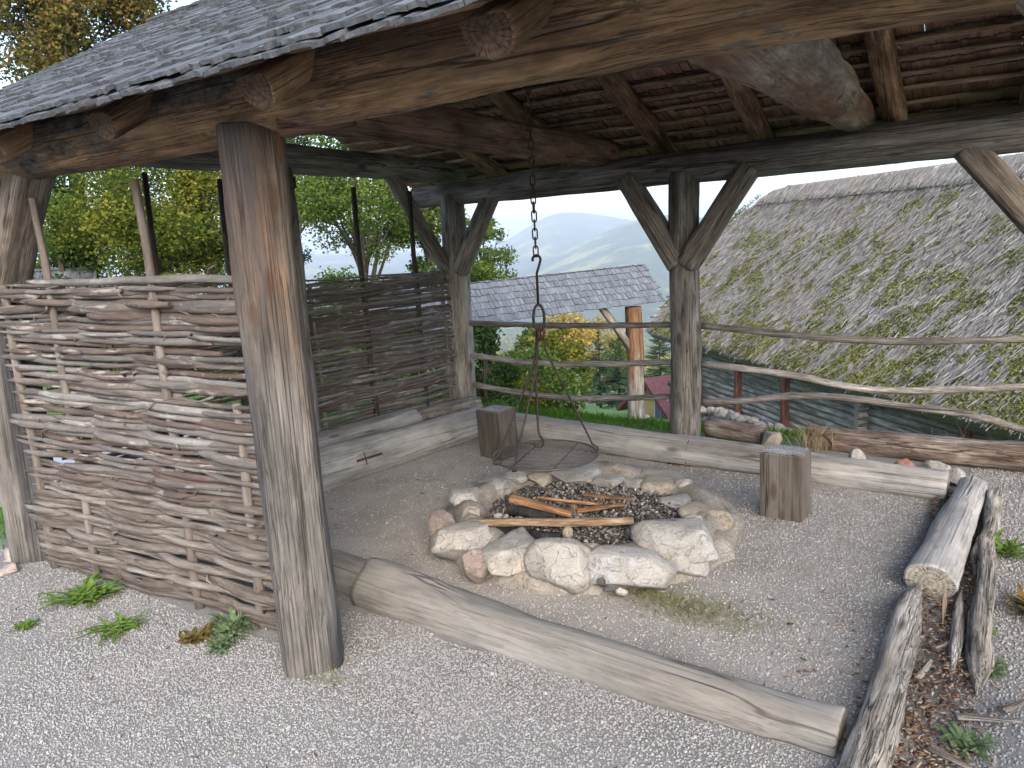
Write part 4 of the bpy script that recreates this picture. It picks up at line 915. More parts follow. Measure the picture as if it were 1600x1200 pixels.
# body of the roof: thick slab, hipped a little at the far end
mb = MB(); th = .38
vis_ = [(s_near, 0), (s_far, 0), (s_far + .05, LS * .72), (s_far - .7, LS * .88), (s_far - 1.7, LS * .985), (s_far - 2.3, LS), (s_near, LS)]
top = [HP(s, 0, 0) + ds * q for s, q in vis_]; bot = [p - nr_ * th for p in top]
n_ = len(top); mb.add(top + bot, [tuple(range(n_))[::-1], tuple(range(n_, 2 * n_))] + [(k, (k + 1) % n_, n_ + (k + 1) % n_, n_ + k) for k in range(n_)])
otop = [HP(s, 2 * RW, 0) + (ds - 2 * HN * ds.dot(HN)) * q for s, q in vis_]
mb.add(otop, [tuple(range(n_))])
tt = NT('thatch_body'); cc = tt.coords(rand=False); mt_body = tt.done(tt.ramp(tt.noise(cc, 9, 8, .7), [(.3, (.07, .06, .048)), (.7, (.26, .24, .215))]), .95, tt.bump(tt.noise(cc, 30, 5), 1, .03))
roof_o = mb.build('thatch_roof', mt_body, hut)
# straw stalks laid down the slope
def straws(n, s0, s1, q0, q1, lo, hi, w, lift):
    s = rng.uniform(s0, s1, n); q = rng.uniform(q0, q1, n) * LS
    far = np.interp(q / LS, [0, .72, .88, .985, 1.0], [s_far, s_far + .05, s_far - .7, s_far - 1.7, s_far - 2.3]); s = np.minimum(s, far + rng.uniform(-.1, .1, n))
    base = np.array(E0) + s[:, None] * np.array(HD) + q[:, None] * np.array(ds) + np.array(nr_) * (.02 + .06 * rng.uniform(0, 1, n))[:, None]
    L = rng.uniform(lo, hi, n)[:, None]
    d = -np.array(ds) + np.array(HD) * rng.normal(0, .22, n)[:, None] + np.array(nr_) * (rng.uniform(-.02, lift, n))[:, None]
    d /= np.linalg.norm(d, axis=1)[:, None]
    sd = np.array(HD) * 1.0 + np.array(nr_) * rng.normal(0, .6, n)[:, None]; sd /= np.linalg.norm(sd, axis=1)[:, None]
    W_ = (w * rng.uniform(.5, 1.5, n))[:, None]
    tip = base + d * L
    return np.stack([base - sd * W_, base + sd * W_, tip + sd * W_ * .7, tip - sd * W_ * .7], 1).reshape(-1, 3)
v1 = straws(110000, -9, s_far, .02, 1.0, .1, .26, .0065, .28)
v2 = straws(6000, -9, s_far, .03, 1.0, .2, .45, .006, .5)
v = np.concatenate([v1, v2]); np_mesh('straw', v - np.array(hut.location), np.arange(len(v)).reshape(-1, 4), M_['thatch'], hut)
# moss cushions
n = 330000; s = rng.uniform(-9, s_far, n); q = rng.beta(1.0, 1.5, n)
pts = np.array(E0) + s[:, None] * np.array(HD) + (q * LS)[:, None] * np.array(ds)
def np_noise(p, sc):
    return np.array([mnoise.fractal(Vector(t) * sc, .7, 2.1, 4) for t in p])
mn = np_noise(np.stack([s * 1.3 + q * LS * .5, q * LS * .75, np.zeros(n)], 1), 1.25) + .35 * np_noise(np.stack([s, q * LS, np.ones(n) * 4], 1), 2.6)
keep = mn > (-.06 + .6 * np.clip(q - .12, 0, 1) - .12 * (q < .12)); pts = pts[keep] + np.array(nr_) * rng.uniform(.03, .1, keep.sum())[:, None]
vm, fm = leaf_quads(pts, np.full(len(pts), .045), normals=np.tile(np.array(nr_), (len(pts), 1)), asp=.9)
np_mesh('moss', vm - np.array(hut.location), fm, M_['moss'], hut)
# ridge cap band and verge stubs
mb = MB(); q0 = LS * .9
a, b = HP(s_near, 0, 0) + ds * q0 + nr_ * .1, HP(s_far - .9, 0, 0) + ds * q0 + nr_ * .1
a2, b2 = HP(s_near, 0, 0) + ds * (LS + .1) + nr_ * .09, HP(s_far - 2.35, 0, 0) + ds * (LS + .1) + nr_ * .09
mb.add([a, b, b2, a2, a - nr_ * .1, b - nr_ * .1, b2 - nr_ * .1, a2 - nr_ * .1], [(0, 1, 2, 3), (0, 4, 5, 1), (1, 5, 6, 2), (3, 2, 6, 7)])
mb.build('ridge_cap', mt_body, hut)
vr = straws(16000, -9, s_far - .6, .93, 1.01, .12, .3, .0065, .1) + np.array(nr_) * .1
np_mesh('ridge_straw', vr - np.array(hut.location), np.arange(len(vr)).reshape(-1, 4), M_['thatch'], hut)
for k in range(9):
    q = LS * (.04 + .075 * k); log('verge_pole', HP(s_far - .3, 0, 0) + ds * q + nr_ * .05, HP(s_far + .28, 0, 0) + ds * (q - .12) + nr_ * .06, .05, .045, (M_['hut_log'], M_['end_grey']), hut, seed=400 + k, seg=8, rows=4)
# walls of round logs, with the crossing log ends
WN = .8
for k in range(13):
    z = -.15 - k * .165
    for sa, sb, nn in ((s_near, -.1, WN - .0), (.0, s_far - .5, WN + .12)):
        log('wall_log', HP(sa, nn, z), HP(sb, nn, z), .088, .088, (M_['hut_log'], M_['end_grey']), hut, seed=420 + k, seg=10, rows=26, lump=.08)
    log('corner_log_end', HP(-.12, WN - .28, z + .08), HP(-.12, WN + .3, z + .08), .09, .09, (M_['hut_log'], M_['end_grey']), hut, seed=440 + k, seg=10, rows=4)
mb = MB(); mb.box(HP((s_far + s_near) / 2, WN + .2, -1.3), HD, HN, (0, 0, 1), s_far - s_near - .8, .05, 2.7); mb.build('wall', M_['hut_log'], hut)
mb = MB(); mb.box(HP((s_far + s_near) / 2, 2 * RW - 1.2, -1.0), HD, HN, (0, 0, 1), s_far - s_near - .8, .1, 2.6); mb.build('wall', M_['hut_log'], hut)
# gable wall at far end
g = [HP(s_far - .5, WN, -2.4), HP(s_far - .5, 2 * RW - WN, -2.4), HP(s_far - .5, 2 * RW - WN, .75), HP(s_far - .5, RW + .9, 2.6), HP(s_far - .5, RW - .9, 2.6), HP(s_far - .5, WN, .75)]
mb = MB(); mb.add(g + [p - HD * .1 for p in g], [tuple(range(6)), tuple(range(6, 12))[::-1]] + [(k, (k + 1) % 6, 6 + (k + 1) % 6, 6 + k) for k in range(6)]); mb.build('gable', M_['hut_log'], hut)
for s in (6.9, 4.6, 2.4, -3.0, -5.0, -7.0):
    log('support_post', HP(s, WN - .34, -2.4), HP(s, WN - .34, .35), .1, .09, (M_['red_post'], M_['end_dark']), hut, seed=int(460 + s * 10), sq=5, seg=16, rows=20)
log('sill_beam', HP(s_near, WN - .3, -2.15), HP(s_far - .5, WN - .2, -1.75), .08, .08, (M_['red_post'], M_['end_dark']), hut, seed=480, sq=4, seg=12, rows=20)
mb = MB(); mb.box(HP(-4.0, WN - .1, -.85), HD, HN, (0, 0, 1), .8, .06, .28); mb.build('window_opening', M_['stake_dark'], hut)

# dry stone wall on the slope before the hut
sw = thing('stone_wall', 'low dry stone wall of pale rubble running down beside the hut', 'wall', aty(1150, 655, 9))
pa = [aty(1098, 640, 11.0), aty(1150, 650, 9.2), aty(1200, 668, 7.9), aty(1240, 690, 7.2)]
c = 0
for k in range(64):
    t_ = k / 63 * 3; j = min(int(t_), 2); p = pa[j].lerp(pa[j + 1], t_ - j) + Vector((rnd.uniform(-.06, .06), rnd.uniform(-.1, .1), 0))
    for lay in range(2 if k % 3 else 1):
        q = p + Vector((0, 0, -.12 + .11 * lay + rnd.uniform(-.02, .02))); q.x += rnd.uniform(-.05, .05)
        rock('wall_stone', q, (rnd.uniform(.06, .11), rnd.uniform(.06, .1), rnd.uniform(.05, .08)), M_['wall_stone'], sw, 500 + c, rnd.uniform(0, 3), 3, cuts=18, rough=.08); c += 1
        if c > 98: break
    if c > 98: break

# ------------------------------------------------------------------ shingled gate roof
gA, gB = Vector((-1.75, 9.0, 0)), Vector((2.22, 10.42, 0)); gd = (gB - gA).normalized(); gn = Vector((-gd.y, gd.x, 0))
gate = thing('shingled_gate', 'roofed wooden gateway with grey shingles standing on the lawn below', 'gate', (1.78, 10.3, -1.1))
ez0, ez1, rz = .47, .62, .5
for sgn, off in ((1, 0), (-1, 1.16)):
    a = gA + gn * off + Vector((0, 0, ez0)); du = (gB + Vector((0, 0, ez1)) - gA - Vector((0, 0, ez0))).normalized()
    dsg = (gn * sgn * .58 + Vector((0, 0, rz))).normalized()
    L = math.hypot(.58, rz); n = du.cross(dsg).normalized(); n = n if n.z > 0 else -n
    shingles('shingle_slope', a, du, dsg, n, (gB - gA).length, L, .125, .3, .012, (.035, .07), [M_['shingle_far'], M_['shingle_under']], gate, 31 + sgn, jag=.008, double=False)
log('post', Vector((1.78, 10.32, -1.3)), Vector((1.76, 10.34, .56)), .118, .112, (M_['gate_post'], M_['end_dark']), gate, seed=601, sq=3.5, seg=24)
log('post', gA.lerp(gB, .3) + gn * .5 + Vector((0, 0, -1.6)), gA.lerp(gB, .3) + gn * .5 + Vector((0, 0, .66)), .118, .112, (M_['post_grey'], M_['end_dark']), gate, seed=602, sq=3.5, seg=24)
log('plate_beam', gA.lerp(gB, .03) + gn * .58 + Vector((0, 0, .68)), gA.lerp(gB, .97) + gn * .58 + Vector((0, 0, .84)), .09, .09, (M_['brace'], M_['end_dark']), gate, seed=603)
log('brace', Vector((1.72, 10.3, -.05)), Vector((1.28, 10.14, .62)), .05, .05, (M_['brace'], M_['end_dark']), gate, seed=604, sq=4, seg=12)
log('plinth', Vector((1.78, 10.32, -1.35)), Vector((1.78, 10.32, -1.02)), .2, .17, (M_['stone'], M_['stone']), gate, seed=606, lump=.3, seg=16, rows=5)

# ------------------------------------------------------------------ yellow house, shed, pole
yh = thing('yellow_house', 'yellow house with a red tiled roof lower down the slope', 'house', (6.0, 30, -8))
def plaster(name, c):
    t = NT(name); n1 = t.noise(t.coords(rand=False), 2, 6); return t.done(t.mix(1.0, c, t.ramp(n1, [(.3, .8), (.7, 1.1)]), 'MULTIPLY'), .9)
def tiles():
    t = NT('red_tiles'); c = t.coords(rand=False); b = t.n('TexBrick', {'Vector': c, 'Scale': 3.2, 'Color1': (.15, .055, .055, 1), 'Color2': (.2, .08, .075, 1), 'Mortar': (.09, .03, .03, 1)})
    b.inputs['Mortar Size'].default_value = .02
    return t.done(b.outputs[0], .8, t.bump(b.outputs['Fac'], -.6, .02))
M_['yellow'] = plaster('yellow_plaster', (.42, .34, .15)); M_['tiles'] = tiles(); M_['white'] = plaster('white_paint', (.5, .5, .49))
tg = NT('window_glass'); M_['glass'] = tg.done((.1, .13, .17), .1, spec=.6)
AP = aty(1021, 589, 30); r_d = Vector((.93, .37, 0)).normalized(); r_n = Vector((-.37, .93, 0)).normalized()   # ridge direction; gable faces left
zg = hz(AP.x, AP.y); half = 2.3; drop = 1.7; depth_ = 9.0
# roof slopes either side of the ridge
for sg in (-1, 1):
    e0 = AP + r_n * (sg * half) + Vector((0, 0, -drop)) - r_d * .5; t0 = AP - r_d * .5
    mb = MB(); pts = [t0, t0 + r_d * depth_, e0 + r_d * depth_, e0]
    dn = (r_d.cross((e0 - t0).normalized())).normalized(); dn = dn if dn.z > 0 else -dn
    xx = r_d; yy = (t0 - e0).normalized(); mm = Matrix((xx, yy, xx.cross(yy))).transposed().to_4x4(); mm.translation = e0; inv = mm.inverted()
    lp = [inv @ p for p in pts] + [inv @ (p - dn * .16) for p in pts]
    mb.add(lp, [(0, 1, 2, 3), (7, 6, 5, 4)] + [(k, (k + 1) % 4, 4 + (k + 1) % 4, 4 + k) for k in range(4)]); mb.build('roof', M_['tiles'], yh, mm)
w2 = half - .5
g = [AP - r_n * w2 + Vector((0, 0, -drop * w2 / half - .2)), AP + Vector((0, 0, -.2)), AP + r_n * w2 + Vector((0, 0, -drop * w2 / half - .2))]
zb = min(zg - 1.0, g[0].z - 2)
base = [Vector((g[0].x, g[0].y, zb)), Vector((g[2].x, g[2].y, zb))]
ring = [base[0], g[0], g[1], g[2], base[1]]; ring2 = [p + r_d * (depth_ - 1) for p in ring]
mb = MB(); mb.add(ring + ring2, [(0, 1, 2, 3, 4), (9, 8, 7, 6, 5), (0, 5, 6, 1), (1, 6, 7, 2), (2, 7, 8, 3), (3, 8, 9, 4), (4, 9, 5, 0)]); mb.build('wall', M_['yellow'], yh)
wc = AP - r_n * .6 + Vector((0, 0, -1.2)) - r_d * .03
mb = MB(); mb.box(wc, r_d, r_n, (0, 0, 1), .08, .95, 1.15); f_ = mb.build('window', M_['white'], yh)
mb = MB()
for k in (-1, 1): mb.box(wc - r_d * .045 + r_n * k * .21, r_d, r_n, (0, 0, 1), .03, .36, .95)
o = mb.build('pane', M_['glass'], None); o.parent = f_; o.matrix_parent_inverse = f_.matrix_basis.inverted() @ Matrix.Translation(-yh.location) if False else Matrix.Identity(4)
# (window sits at minus the house location, its pane is lifted back by the same amount)
o.location = (0, 0, 0)
pp = aty(905, 642, 24)
o = log('utility_pole', Vector((pp.x, pp.y, pp.z - 2.5)), aty(902, 586, 24), .1, .09, (M_['rail'], M_['end_grey']), None, seed=610, seg=10); tag(o, 'weathered wooden pole rising from the bushes below the lawn', 'pole')
# grey roof glimpsed left behind the front fence
ls = thing('shed', 'grey boarded shed roof glimpsed behind the left wattle fence', 'shed', (-6.6, 14, 0))
sa = aty(70, 432, 13.2); shx = Vector((.9, .42, 0)).normalized(); shn = Vector((-.42, .9, 0))
dss = (shn * .8 + Vector((0, 0, .6))).normalized(); shingles('shingle_slope', sa - shx * 3.4 + Vector((0, 0, -.55)), shx, dss, Vector((0, 0, 1)), 4.2, 1.1, .25, .5, .02, (.1, .2), [M_['shingle_far'], M_['shingle_under']], ls, 77, double=False)
mb = MB(); mb.box(sa - shx * 1.4 + shn * .9 + Vector((0, 0, -.9)), shx, shn, (0, 0, 1), 3.6, 1.2, 1.6); mb.build('wall', M_['hut_log'], ls)

# ------------------------------------------------------------------ trees
def tree(label, x, y, H, R_, cb, mat, n, leaf, seed, name='broadleaf_tree', lean=0, clumps=26, dens=1.0, cat='tree', group='trees around the shelter', forks=5, z=None, tr=None, asp=.62):
    global rng
    rng = np.random.default_rng(seed); r = random.Random(seed)
    z = hz(x, y) if z is None else z
    t = thing(name, label, cat, (x, y, z), group)
    H = H - z if False else H
    cz = (cb + H) / 2; hh = (H - cb) / 2
    # clumps: small ellipsoids scattered in the crown volume, leaves on and in them
    C = []
    while len(C) < clumps:
        p = Vector((r.uniform(-1, 1), r.uniform(-1, 1), r.uniform(-1, 1)))
        if p.length > 1 or p.length < .3: continue
        wz = 1 - .35 * max(0, p.z)
        C.append((Vector((p.x * R_ * wz * .85 + lean * (p.z + 1), p.y * R_ * wz * .85, cz + p.z * hh * .88)), r.uniform(.2, .42) * R_))
    mb = MB(); tr = tr or max(.06, H * .017); top = Vector((lean * 1.2, 0, cz + hh * .55))
    tp = [Vector((0, 0, -.3)) + (top + Vector((0, 0, .3))) * (k / 9) + Vector((.05 * H * .1 * fbm(Vector((k * .5, seed, 0)), 2), .05 * H * .1 * fbm(Vector((k * .5, seed, 5)), 2), 0)) for k in range(10)]
    mb.tube(tp, [tr * (1.25 - 1.05 * k / 9) for k in range(10)], 9)
    limbs = r.sample(C, min(len(C), forks + 7))
    for i, (c, rr) in enumerate(limbs):
        f = r.uniform(.28, .75); b = tp[0].lerp(tp[-1], f); s0 = tr * (1.0 - .8 * f) * .6
        mid = b.lerp(c, .5) + Vector((r.uniform(-.1, .1), r.uniform(-.1, .1), .12)) * R_ * .7
        mb.tube([b, b.lerp(mid, .5), mid, mid.lerp(c, .5), c], [s0, s0 * .8, s0 * .6, s0 * .4, s0 * .18], 6)
        for _ in range(3):
            d = Vector((r.uniform(-1, 1), r.uniform(-1, 1), r.uniform(-.2, 1))) * rr; q = mid.lerp(c, r.uniform(.2, .9)); mb.tube([q, q + d * .5 + Vector((0, 0, .04)), q + d], [s0 * .3, s0 * .2, s0 * .08], 4)
    mb.build('trunk', M_['bark'], t).location = (0, 0, 0)
    w = np.array([rr ** 2 for _, rr in C]); cnt = rng.multinomial(n, w / w.sum()); P, N = [], []
    for (c, rr), m in zip(C, cnt):
        d = rng.normal(size=(m, 3)); d /= np.linalg.norm(d, axis=1)[:, None]
        rad = rr * rng.beta(4, 1.6, m) * rng.uniform(.75, 1.15, m); k = d * rad[:, None]; k[:, 2] *= .75
        # twig-like streaks
        P.append(np.array(c) + k); N.append(d)
    P = np.concatenate(P); N = np.concatenate(N)
    v, f = leaf_quads(P, np.full(len(P), leaf), normals=N, asp=asp); np_mesh('crown', v, f, M_[mat], t)
    return t
def px_tree(label, px, pyt, Y, cb_py, wpx, mat, n, leaf, seed, **kw):
    """tree standing at depth Y: crown top at pixel row pyt, crown base at row cb_py, crown width in pixels"""
    c = aty(px, pyt, Y); z = hz(c.x, Y); cb = aty(px, cb_py, Y).z
    dist = c.length
    return tree(label, c.x, Y, c.z - z, wpx * Y / FPX / 2, cb - z, mat, n, leaf, seed, **kw)
px_tree('orange brown autumn tree rising above the shelter roof at the top left', 40, -190, 15, 160, 330, 'leaf_autumn', 40000, .085, 901, clumps=60, name='autumn_tree')
px_tree('yellow green maple behind the front wattle fence at the left', 215, 215, 12.5, 460, 330, 'leaf_yellow', 34000, .062, 902, clumps=40, name='maple_tree')
px_tree('dark sparse tree with bare twigs left of the orange brown post', 290, 120, 19, 450, 300, 'leaf_grey', 20000, .08, 903, clumps=34, name='sparse_tree', forks=14)
px_tree('dull green tree at the far left beside the corner post', 60, 200, 14, 480, 210, 'leaf_green', 20000, .07, 904, clumps=26)
px_tree('greyish tree directly behind the orange brown front post', 430, 120, 17, 480, 240, 'leaf_grey', 24000, .075, 905, clumps=30, forks=10)
px_tree('bright green tree with forked trunk above the back wattle', 540, 120, 13.5, 440, 260, 'leaf_bright', 22000, .062, 906, clumps=34, forks=12)
px_tree('light green tree behind the left brace of the back corner post', 655, 150, 16, 450, 190, 'leaf_bright', 14000, .09, 907, clumps=30, forks=10)
px_tree('airy yellow green tree right of the back corner post, against the mountain', 752, 335, 21, 480, 130, 'leaf_bright', 8000, .1, 908, clumps=26, name='birch_tree', forks=10)
# hedge plants and bushes
for i, (px, top, Y, base, wpx, mat, n, lf, lab) in enumerate((
        (60, 400, 11.5, 640, 170, 'leaf_dark', 7000, .07, 'dark bush at the far left behind the corner post'),
        (250, 405, 10.5, 640, 200, 'leaf_yellow', 8000, .06, 'yellowish bush peeping over the left wattle fence'),
        (390, 415, 11, 640, 190, 'leaf_dark', 8000, .065, 'dark green bush behind the orange brown post'),
        (540, 400, 12, 640, 200, 'leaf_green', 9000, .07, 'green bush behind the middle of the back wattle'),
        (660, 395, 14, 640, 190, 'leaf_dark', 8000, .075, 'dark bush behind the right end of the back wattle'),
        (752, 495, 12.5, 690, 150, 'leaf_dark', 9000, .07, 'dark green bush just right of the back corner post'),
        (825, 520, 16, 700, 170, 'leaf_green', 9000, .085, 'leafy green bush below the gate roof, behind the iron rods'),
        (790, 560, 13, 690, 150, 'leaf_yellow', 8000, .07, 'yellow green bush low behind the lowest rail'),
        (865, 600, 13.5, 690, 100, 'leaf_green', 5500, .07, 'small round green bush on the edge of the lawn'),
        (870, 500, 26, 660, 110, 'leaf_yellow', 7000, .12, 'pale yellowing tree in front of the golden wood'))):
    px_tree(lab, px, top, Y, base, wpx, mat, n, lf, 920 + i, name='bush', cat='bush', clumps=30, group='bushes beyond the shelter', tr=.04)
def conifer(label, px, top, Y, wpx, seed):
    rg = np.random.default_rng(seed); c = aty(px, top, Y); z = hz(c.x, Y); H = c.z - z; Rb = wpx * Y / FPX / 2
    t = thing('spruce_tree', label, 'tree', (c.x, Y, z), 'spruces below the lawn')
    mb = MB(); mb.tube([(0, 0, -.3), (0, 0, H * .5), (0, 0, H)], [H * .018, H * .011, .01], 8); mb.build('trunk', M_['bark'], t).location = (0, 0, 0)
    V_, nb = [], int(H * 26)
    for k in range(nb):
        f = rg.uniform(.03, 1) ** .8; zz = H * (.05 + .95 * f); L = Rb * (1 - f) ** .85 * rg.uniform(.7, 1.12) + .06; a = rg.uniform(0, 6.283)
        d = np.array([math.cos(a), math.sin(a), -.25 + .35 * f]); m = max(4, int(16 * L / Rb + 5))
        tt_ = np.linspace(.12, 1, m)[:, None]; pos = np.array([0, 0, zz]) + d * L * tt_ + np.stack([np.zeros(m), np.zeros(m), .12 * L * (tt_[:, 0] ** 2)], 1)
        s = np.array([-d[1], d[0], 0]); w = (.16 * L + .05) * (1.05 - tt_ * .8)
        for sg in (-1, 1):
            tip = pos + s * sg * w * 1.3 + d * w * .9 + np.stack([np.zeros(m), np.zeros(m), -w[:, 0] * rg.uniform(.2, .9, m)], 1)
            q = .035 + .012 * L; V_.append(np.stack([pos - d * q, pos + d * q, tip + d * q * .4, tip - d * q * .4], 1).reshape(-1, 3))
    v = np.concatenate(V_); np_mesh('crown', v, np.arange(len(v)).reshape(-1, 4), M_['needle'], t)
for i, (px, top, Y, w, lab) in enumerate(((935, 515, 50, 90, 'tall dark spruce left of the orange gate post'), (965, 530, 46, 80, 'spruce directly behind the gate brace'), (905, 560, 40, 80, 'lower spruce beside the weathered pole'), (1030, 500, 56, 110, 'spruce between the gate post and the right back post'), (985, 560, 42, 70, 'small spruce behind the gate post'))):
    conifer(lab, px, top, Y, w, 950 + i)
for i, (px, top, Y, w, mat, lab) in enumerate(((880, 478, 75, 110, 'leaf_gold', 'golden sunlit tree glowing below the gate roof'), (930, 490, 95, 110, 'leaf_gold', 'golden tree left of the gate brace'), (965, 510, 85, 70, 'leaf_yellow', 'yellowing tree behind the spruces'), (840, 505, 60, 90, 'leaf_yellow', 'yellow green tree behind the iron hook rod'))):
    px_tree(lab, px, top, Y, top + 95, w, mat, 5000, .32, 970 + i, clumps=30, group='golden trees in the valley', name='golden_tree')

# far woods on the slope and valley: one mass
rng = np.random.default_rng(55)
def forest():
    Vv, Fv = [], []
    n = 3600; a = rng.uniform(-.55, .5, n); d = 230 * np.exp(rng.uniform(0, 1, n) * np.log(1500 / 230)); x = np.sin(a) * d; y = np.cos(a) * d; z = hgt(x, y)
    k = np.array([mnoise.noise(Vector((p, q, 0)) * .012) for p, q in zip(x, y)]) > -.12
    x, y, z, d = x[k], y[k], z[k], d[k]; m = 70; n = len(x)
    H = rng.uniform(7, 14, n); c = np.stack([x, y, z + H * .5], 1)
    dd = rng.normal(size=(n, m, 3)); dd /= np.linalg.norm(dd, axis=2)[..., None]
    p = c[:, None, :] + dd * np.stack([H * .38, H * .38, H * .52], 1)[:, None, :] * rng.uniform(.7, 1, (n, m, 1))
    v, f = leaf_quads(p.reshape(-1, 3), np.repeat(H * .14, m), normals=dd.reshape(-1, 3), asp=.9)
    t = NT('far_woods'); c_ = t.n('TexCoord').outputs['Object']; isl = t.n('NewGeometry').outputs['Random Per Island']
    lo = t.noise(c_, .03, 4, .6); f_ = t.math('ADD', t.math('MULTIPLY', isl, .35), t.math('MULTIPLY', t.math('SUBTRACT', lo, .25), 1.2), clamp=True)
    mat = t.done(t.ramp(f_, [(.1, (.03, .05, .02)), (.4, (.06, .08, .025)), (.62, (.2, .17, .045)), (.9, (.34, .25, .07))]), .95)
    kind(np_mesh('far_woods', v, f, mat), 'stuff')
forest()

# ------------------------------------------------------------------ mountains
def mountain(name, prof, R0, R1, seed, noise_amp, back=800):
    """ridge profile given by the directions in which its crest is seen; real relief at R1 metres"""
    az = []; 
    for px, py in prof:
        d = ray(px, py); az.append((math.atan2(d.x, d.y), EYE + d.z / math.hypot(d.x, d.y) * R1))
    A = np.linspace(az[0][0], az[-1][0], 220); top = np.interp(A, [q[0] for q in az], [q[1] for q in az])
    top = np.convolve(np.pad(top, 6, 'edge'), np.ones(13) / 13, 'valid'); nr2 = 70
    v = np.zeros((nr2, len(A), 3))
    for i in range(nr2):
        t = i / (nr2 - 1)
        if t < .8: s = t / .8; rad = R0 + (R1 - R0) * s; f = s ** 1.15
        else: s = (t - .8) / .2; rad = R1 + back * s; f = 1 - .8 * s * s
        x = np.sin(A) * rad; y = np.cos(A) * rad; b = -188.0
        nz = np.array([mnoise.fractal(Vector((p, q, seed)) * .0022, .9, 2.1, 6) for p, q in zip(x, y)])
        z = b + (top - b) * f + nz * noise_amp * math.sin(min(1, f) * 3.0 + .02) * (1.0 if t < .8 else .6)
        v[i, :, 0] = x; v[i, :, 1] = y; v[i, :, 2] = z
    n = len(A); i, j = np.meshgrid(np.arange(nr2 - 1), np.arange(n - 1), indexing='ij')
    f = np.stack([i * n + j, i * n + j + 1, (i + 1) * n + j + 1, (i + 1) * n + j], -1).reshape(-1, 4)
    t = NT(name + '_slopes'); c = t.coords(rand=False)
    g = t.noise(c, .0035, 8, .62); g2 = t.noise(c, .03, 6, .7)
    col = t.ramp(g, [(.38, (.025, .045, .028)), (.5, (.04, .06, .03)), (.555, (.05, .07, .03)), (.57, (.15, .17, .06)), (.65, (.2, .19, .08))])
    col = t.mix(1.0, col, t.ramp(g2, [(.3, .5), (.7, 1.5)]), 'MULTIPLY')
    kind(np_mesh(name, v.reshape(-1, 3), f, t.done(col, .95, t.bump(g2, 1, 12)), smooth=True), 'structure')
mountain('mountain', [(380, 400), (600, 395), (700, 392), (770, 386), (800, 374), (828, 352), (850, 337), (872, 331), (900, 331), (935, 335), (975, 342), (1040, 352), (1085, 356), (1130, 338), (1158, 314), (1175, 325), (1230, 345), (1350, 352), (1600, 350)], 2900, 5200, 3.0, 38)
mountain('hill', [(500, 440), (700, 438), (800, 430), (850, 408), (900, 385), (950, 360), (985, 345), (1020, 337), (1060, 333), (1100, 340), (1150, 352), (1250, 350), (1600, 345)], 1500, 3300, 9.0, 26)

# ------------------------------------------------------------------ small plants and grass
def weed(label, u, v, nl, L, w, mat, seed, cat='weed', lift=.5, name='weed', lobes=True):
    """stems from one root, each with ragged leaflets along it"""
    r = random.Random(seed); mb = MB(); p = W(u, v, 0); p.z = hz(p.x, p.y)
    for k in range(nl):
        a = r.uniform(0, 6.283); l = L * r.uniform(.5, 1.25); el = r.uniform(.15, 1) * lift; d = Vector((math.cos(a), math.sin(a), 0)); s = Vector((-d.y, d.x, 0)); N = 9
        b0 = Vector((r.gauss(0, L * .22), r.gauss(0, L * .22), 0)); P = []
        for i in range(N + 1):
            t = i / N; P.append(b0 + d * (l * t) + s * (l * .12 * math.sin(t * 3 + k)) + Vector((0, 0, l * (el * t * 1.7 - .95 * el * t * t) + .005)))
        for i in range(1, N + 1):
            t = i / N; c = P[i]; ww = w * (1.5 - .9 * t if lobes else math.sin(math.pi * (.1 + .85 * t))) * r.uniform(.7, 1.3); g = (P[i] - P[i - 1]).normalized()
            for q in (-1, 1):
                o_ = s * q * ww; up_ = Vector((0, 0, ww * r.uniform(-.1, .5)))
                mb.add([P[i - 1], P[i - 1] + o_ * .8 + g * ww * .3 + up_, c + o_ * .9 + g * ww * .9 + up_ * .8, c], [(0, 1, 2, 3)])
    o = mb.build(name, M_[mat]); o.location = p
    return tag(o, label, cat, 'weeds on the gravel')
weed('bright green dandelion rosette on the right gravel beside the log', 4.47, 2.08, 26, .13, .013, 'weed', 1, lobes=False, lift=.7)
weed('reddish creeping weed at the right edge of the gravel', 4.58, 1.5, 70, .1, .01, 'weed_red', 2, lift=.9)
weed('tiny green seedling left of the reddish weed', 4.39, 1.26, 10, .05, .009, 'weed', 3)
weed('grey green thistle rosette on the right gravel beyond the splinters', 4.4, .98, 26, .085, .011, 'weed_grey', 4)
weed('leafy green rosette at the bottom right of the gravel', 4.36, .5, 34, .07, .01, 'weed_grey', 5, lift=.8)
weed('large green clump of weeds at the foot of the wattle, far left', .78, -.27, 70, .13, .011, 'weed', 6, lift=.6)
weed('green weed patch right of the large clump by the wattle', 1.2, -.36, 48, .11, .008, 'weed', 7, lift=.3)
weed('grey green geranium with reddish leaves climbing on the wattle', 1.68, -.12, 56, .09, .012, 'weed_grey', 8, lift=1.2)
weed('fading weed with red leaves next to the geranium', 1.6, -.24, 36, .08, .009, 'weed_red', 9, lift=.7)
weed('green weed in front of the geranium, nearest the post', 1.74, -.22, 34, .07, .01, 'weed_grey', 10, lift=.7)
weed('thin weed sprout on the open gravel at the far left', .8, -.55, 22, .055, .006, 'weed', 11, lift=.5)
rng = np.random.default_rng(77)
def grass_patch(name, pts, h, w, mat, lean=.5):
    p = np.array(pts, float); v, f = blades(p, np.full(len(p), h), w, lean); kind(np_mesh(name, v, f, M_[mat]), 'stuff')
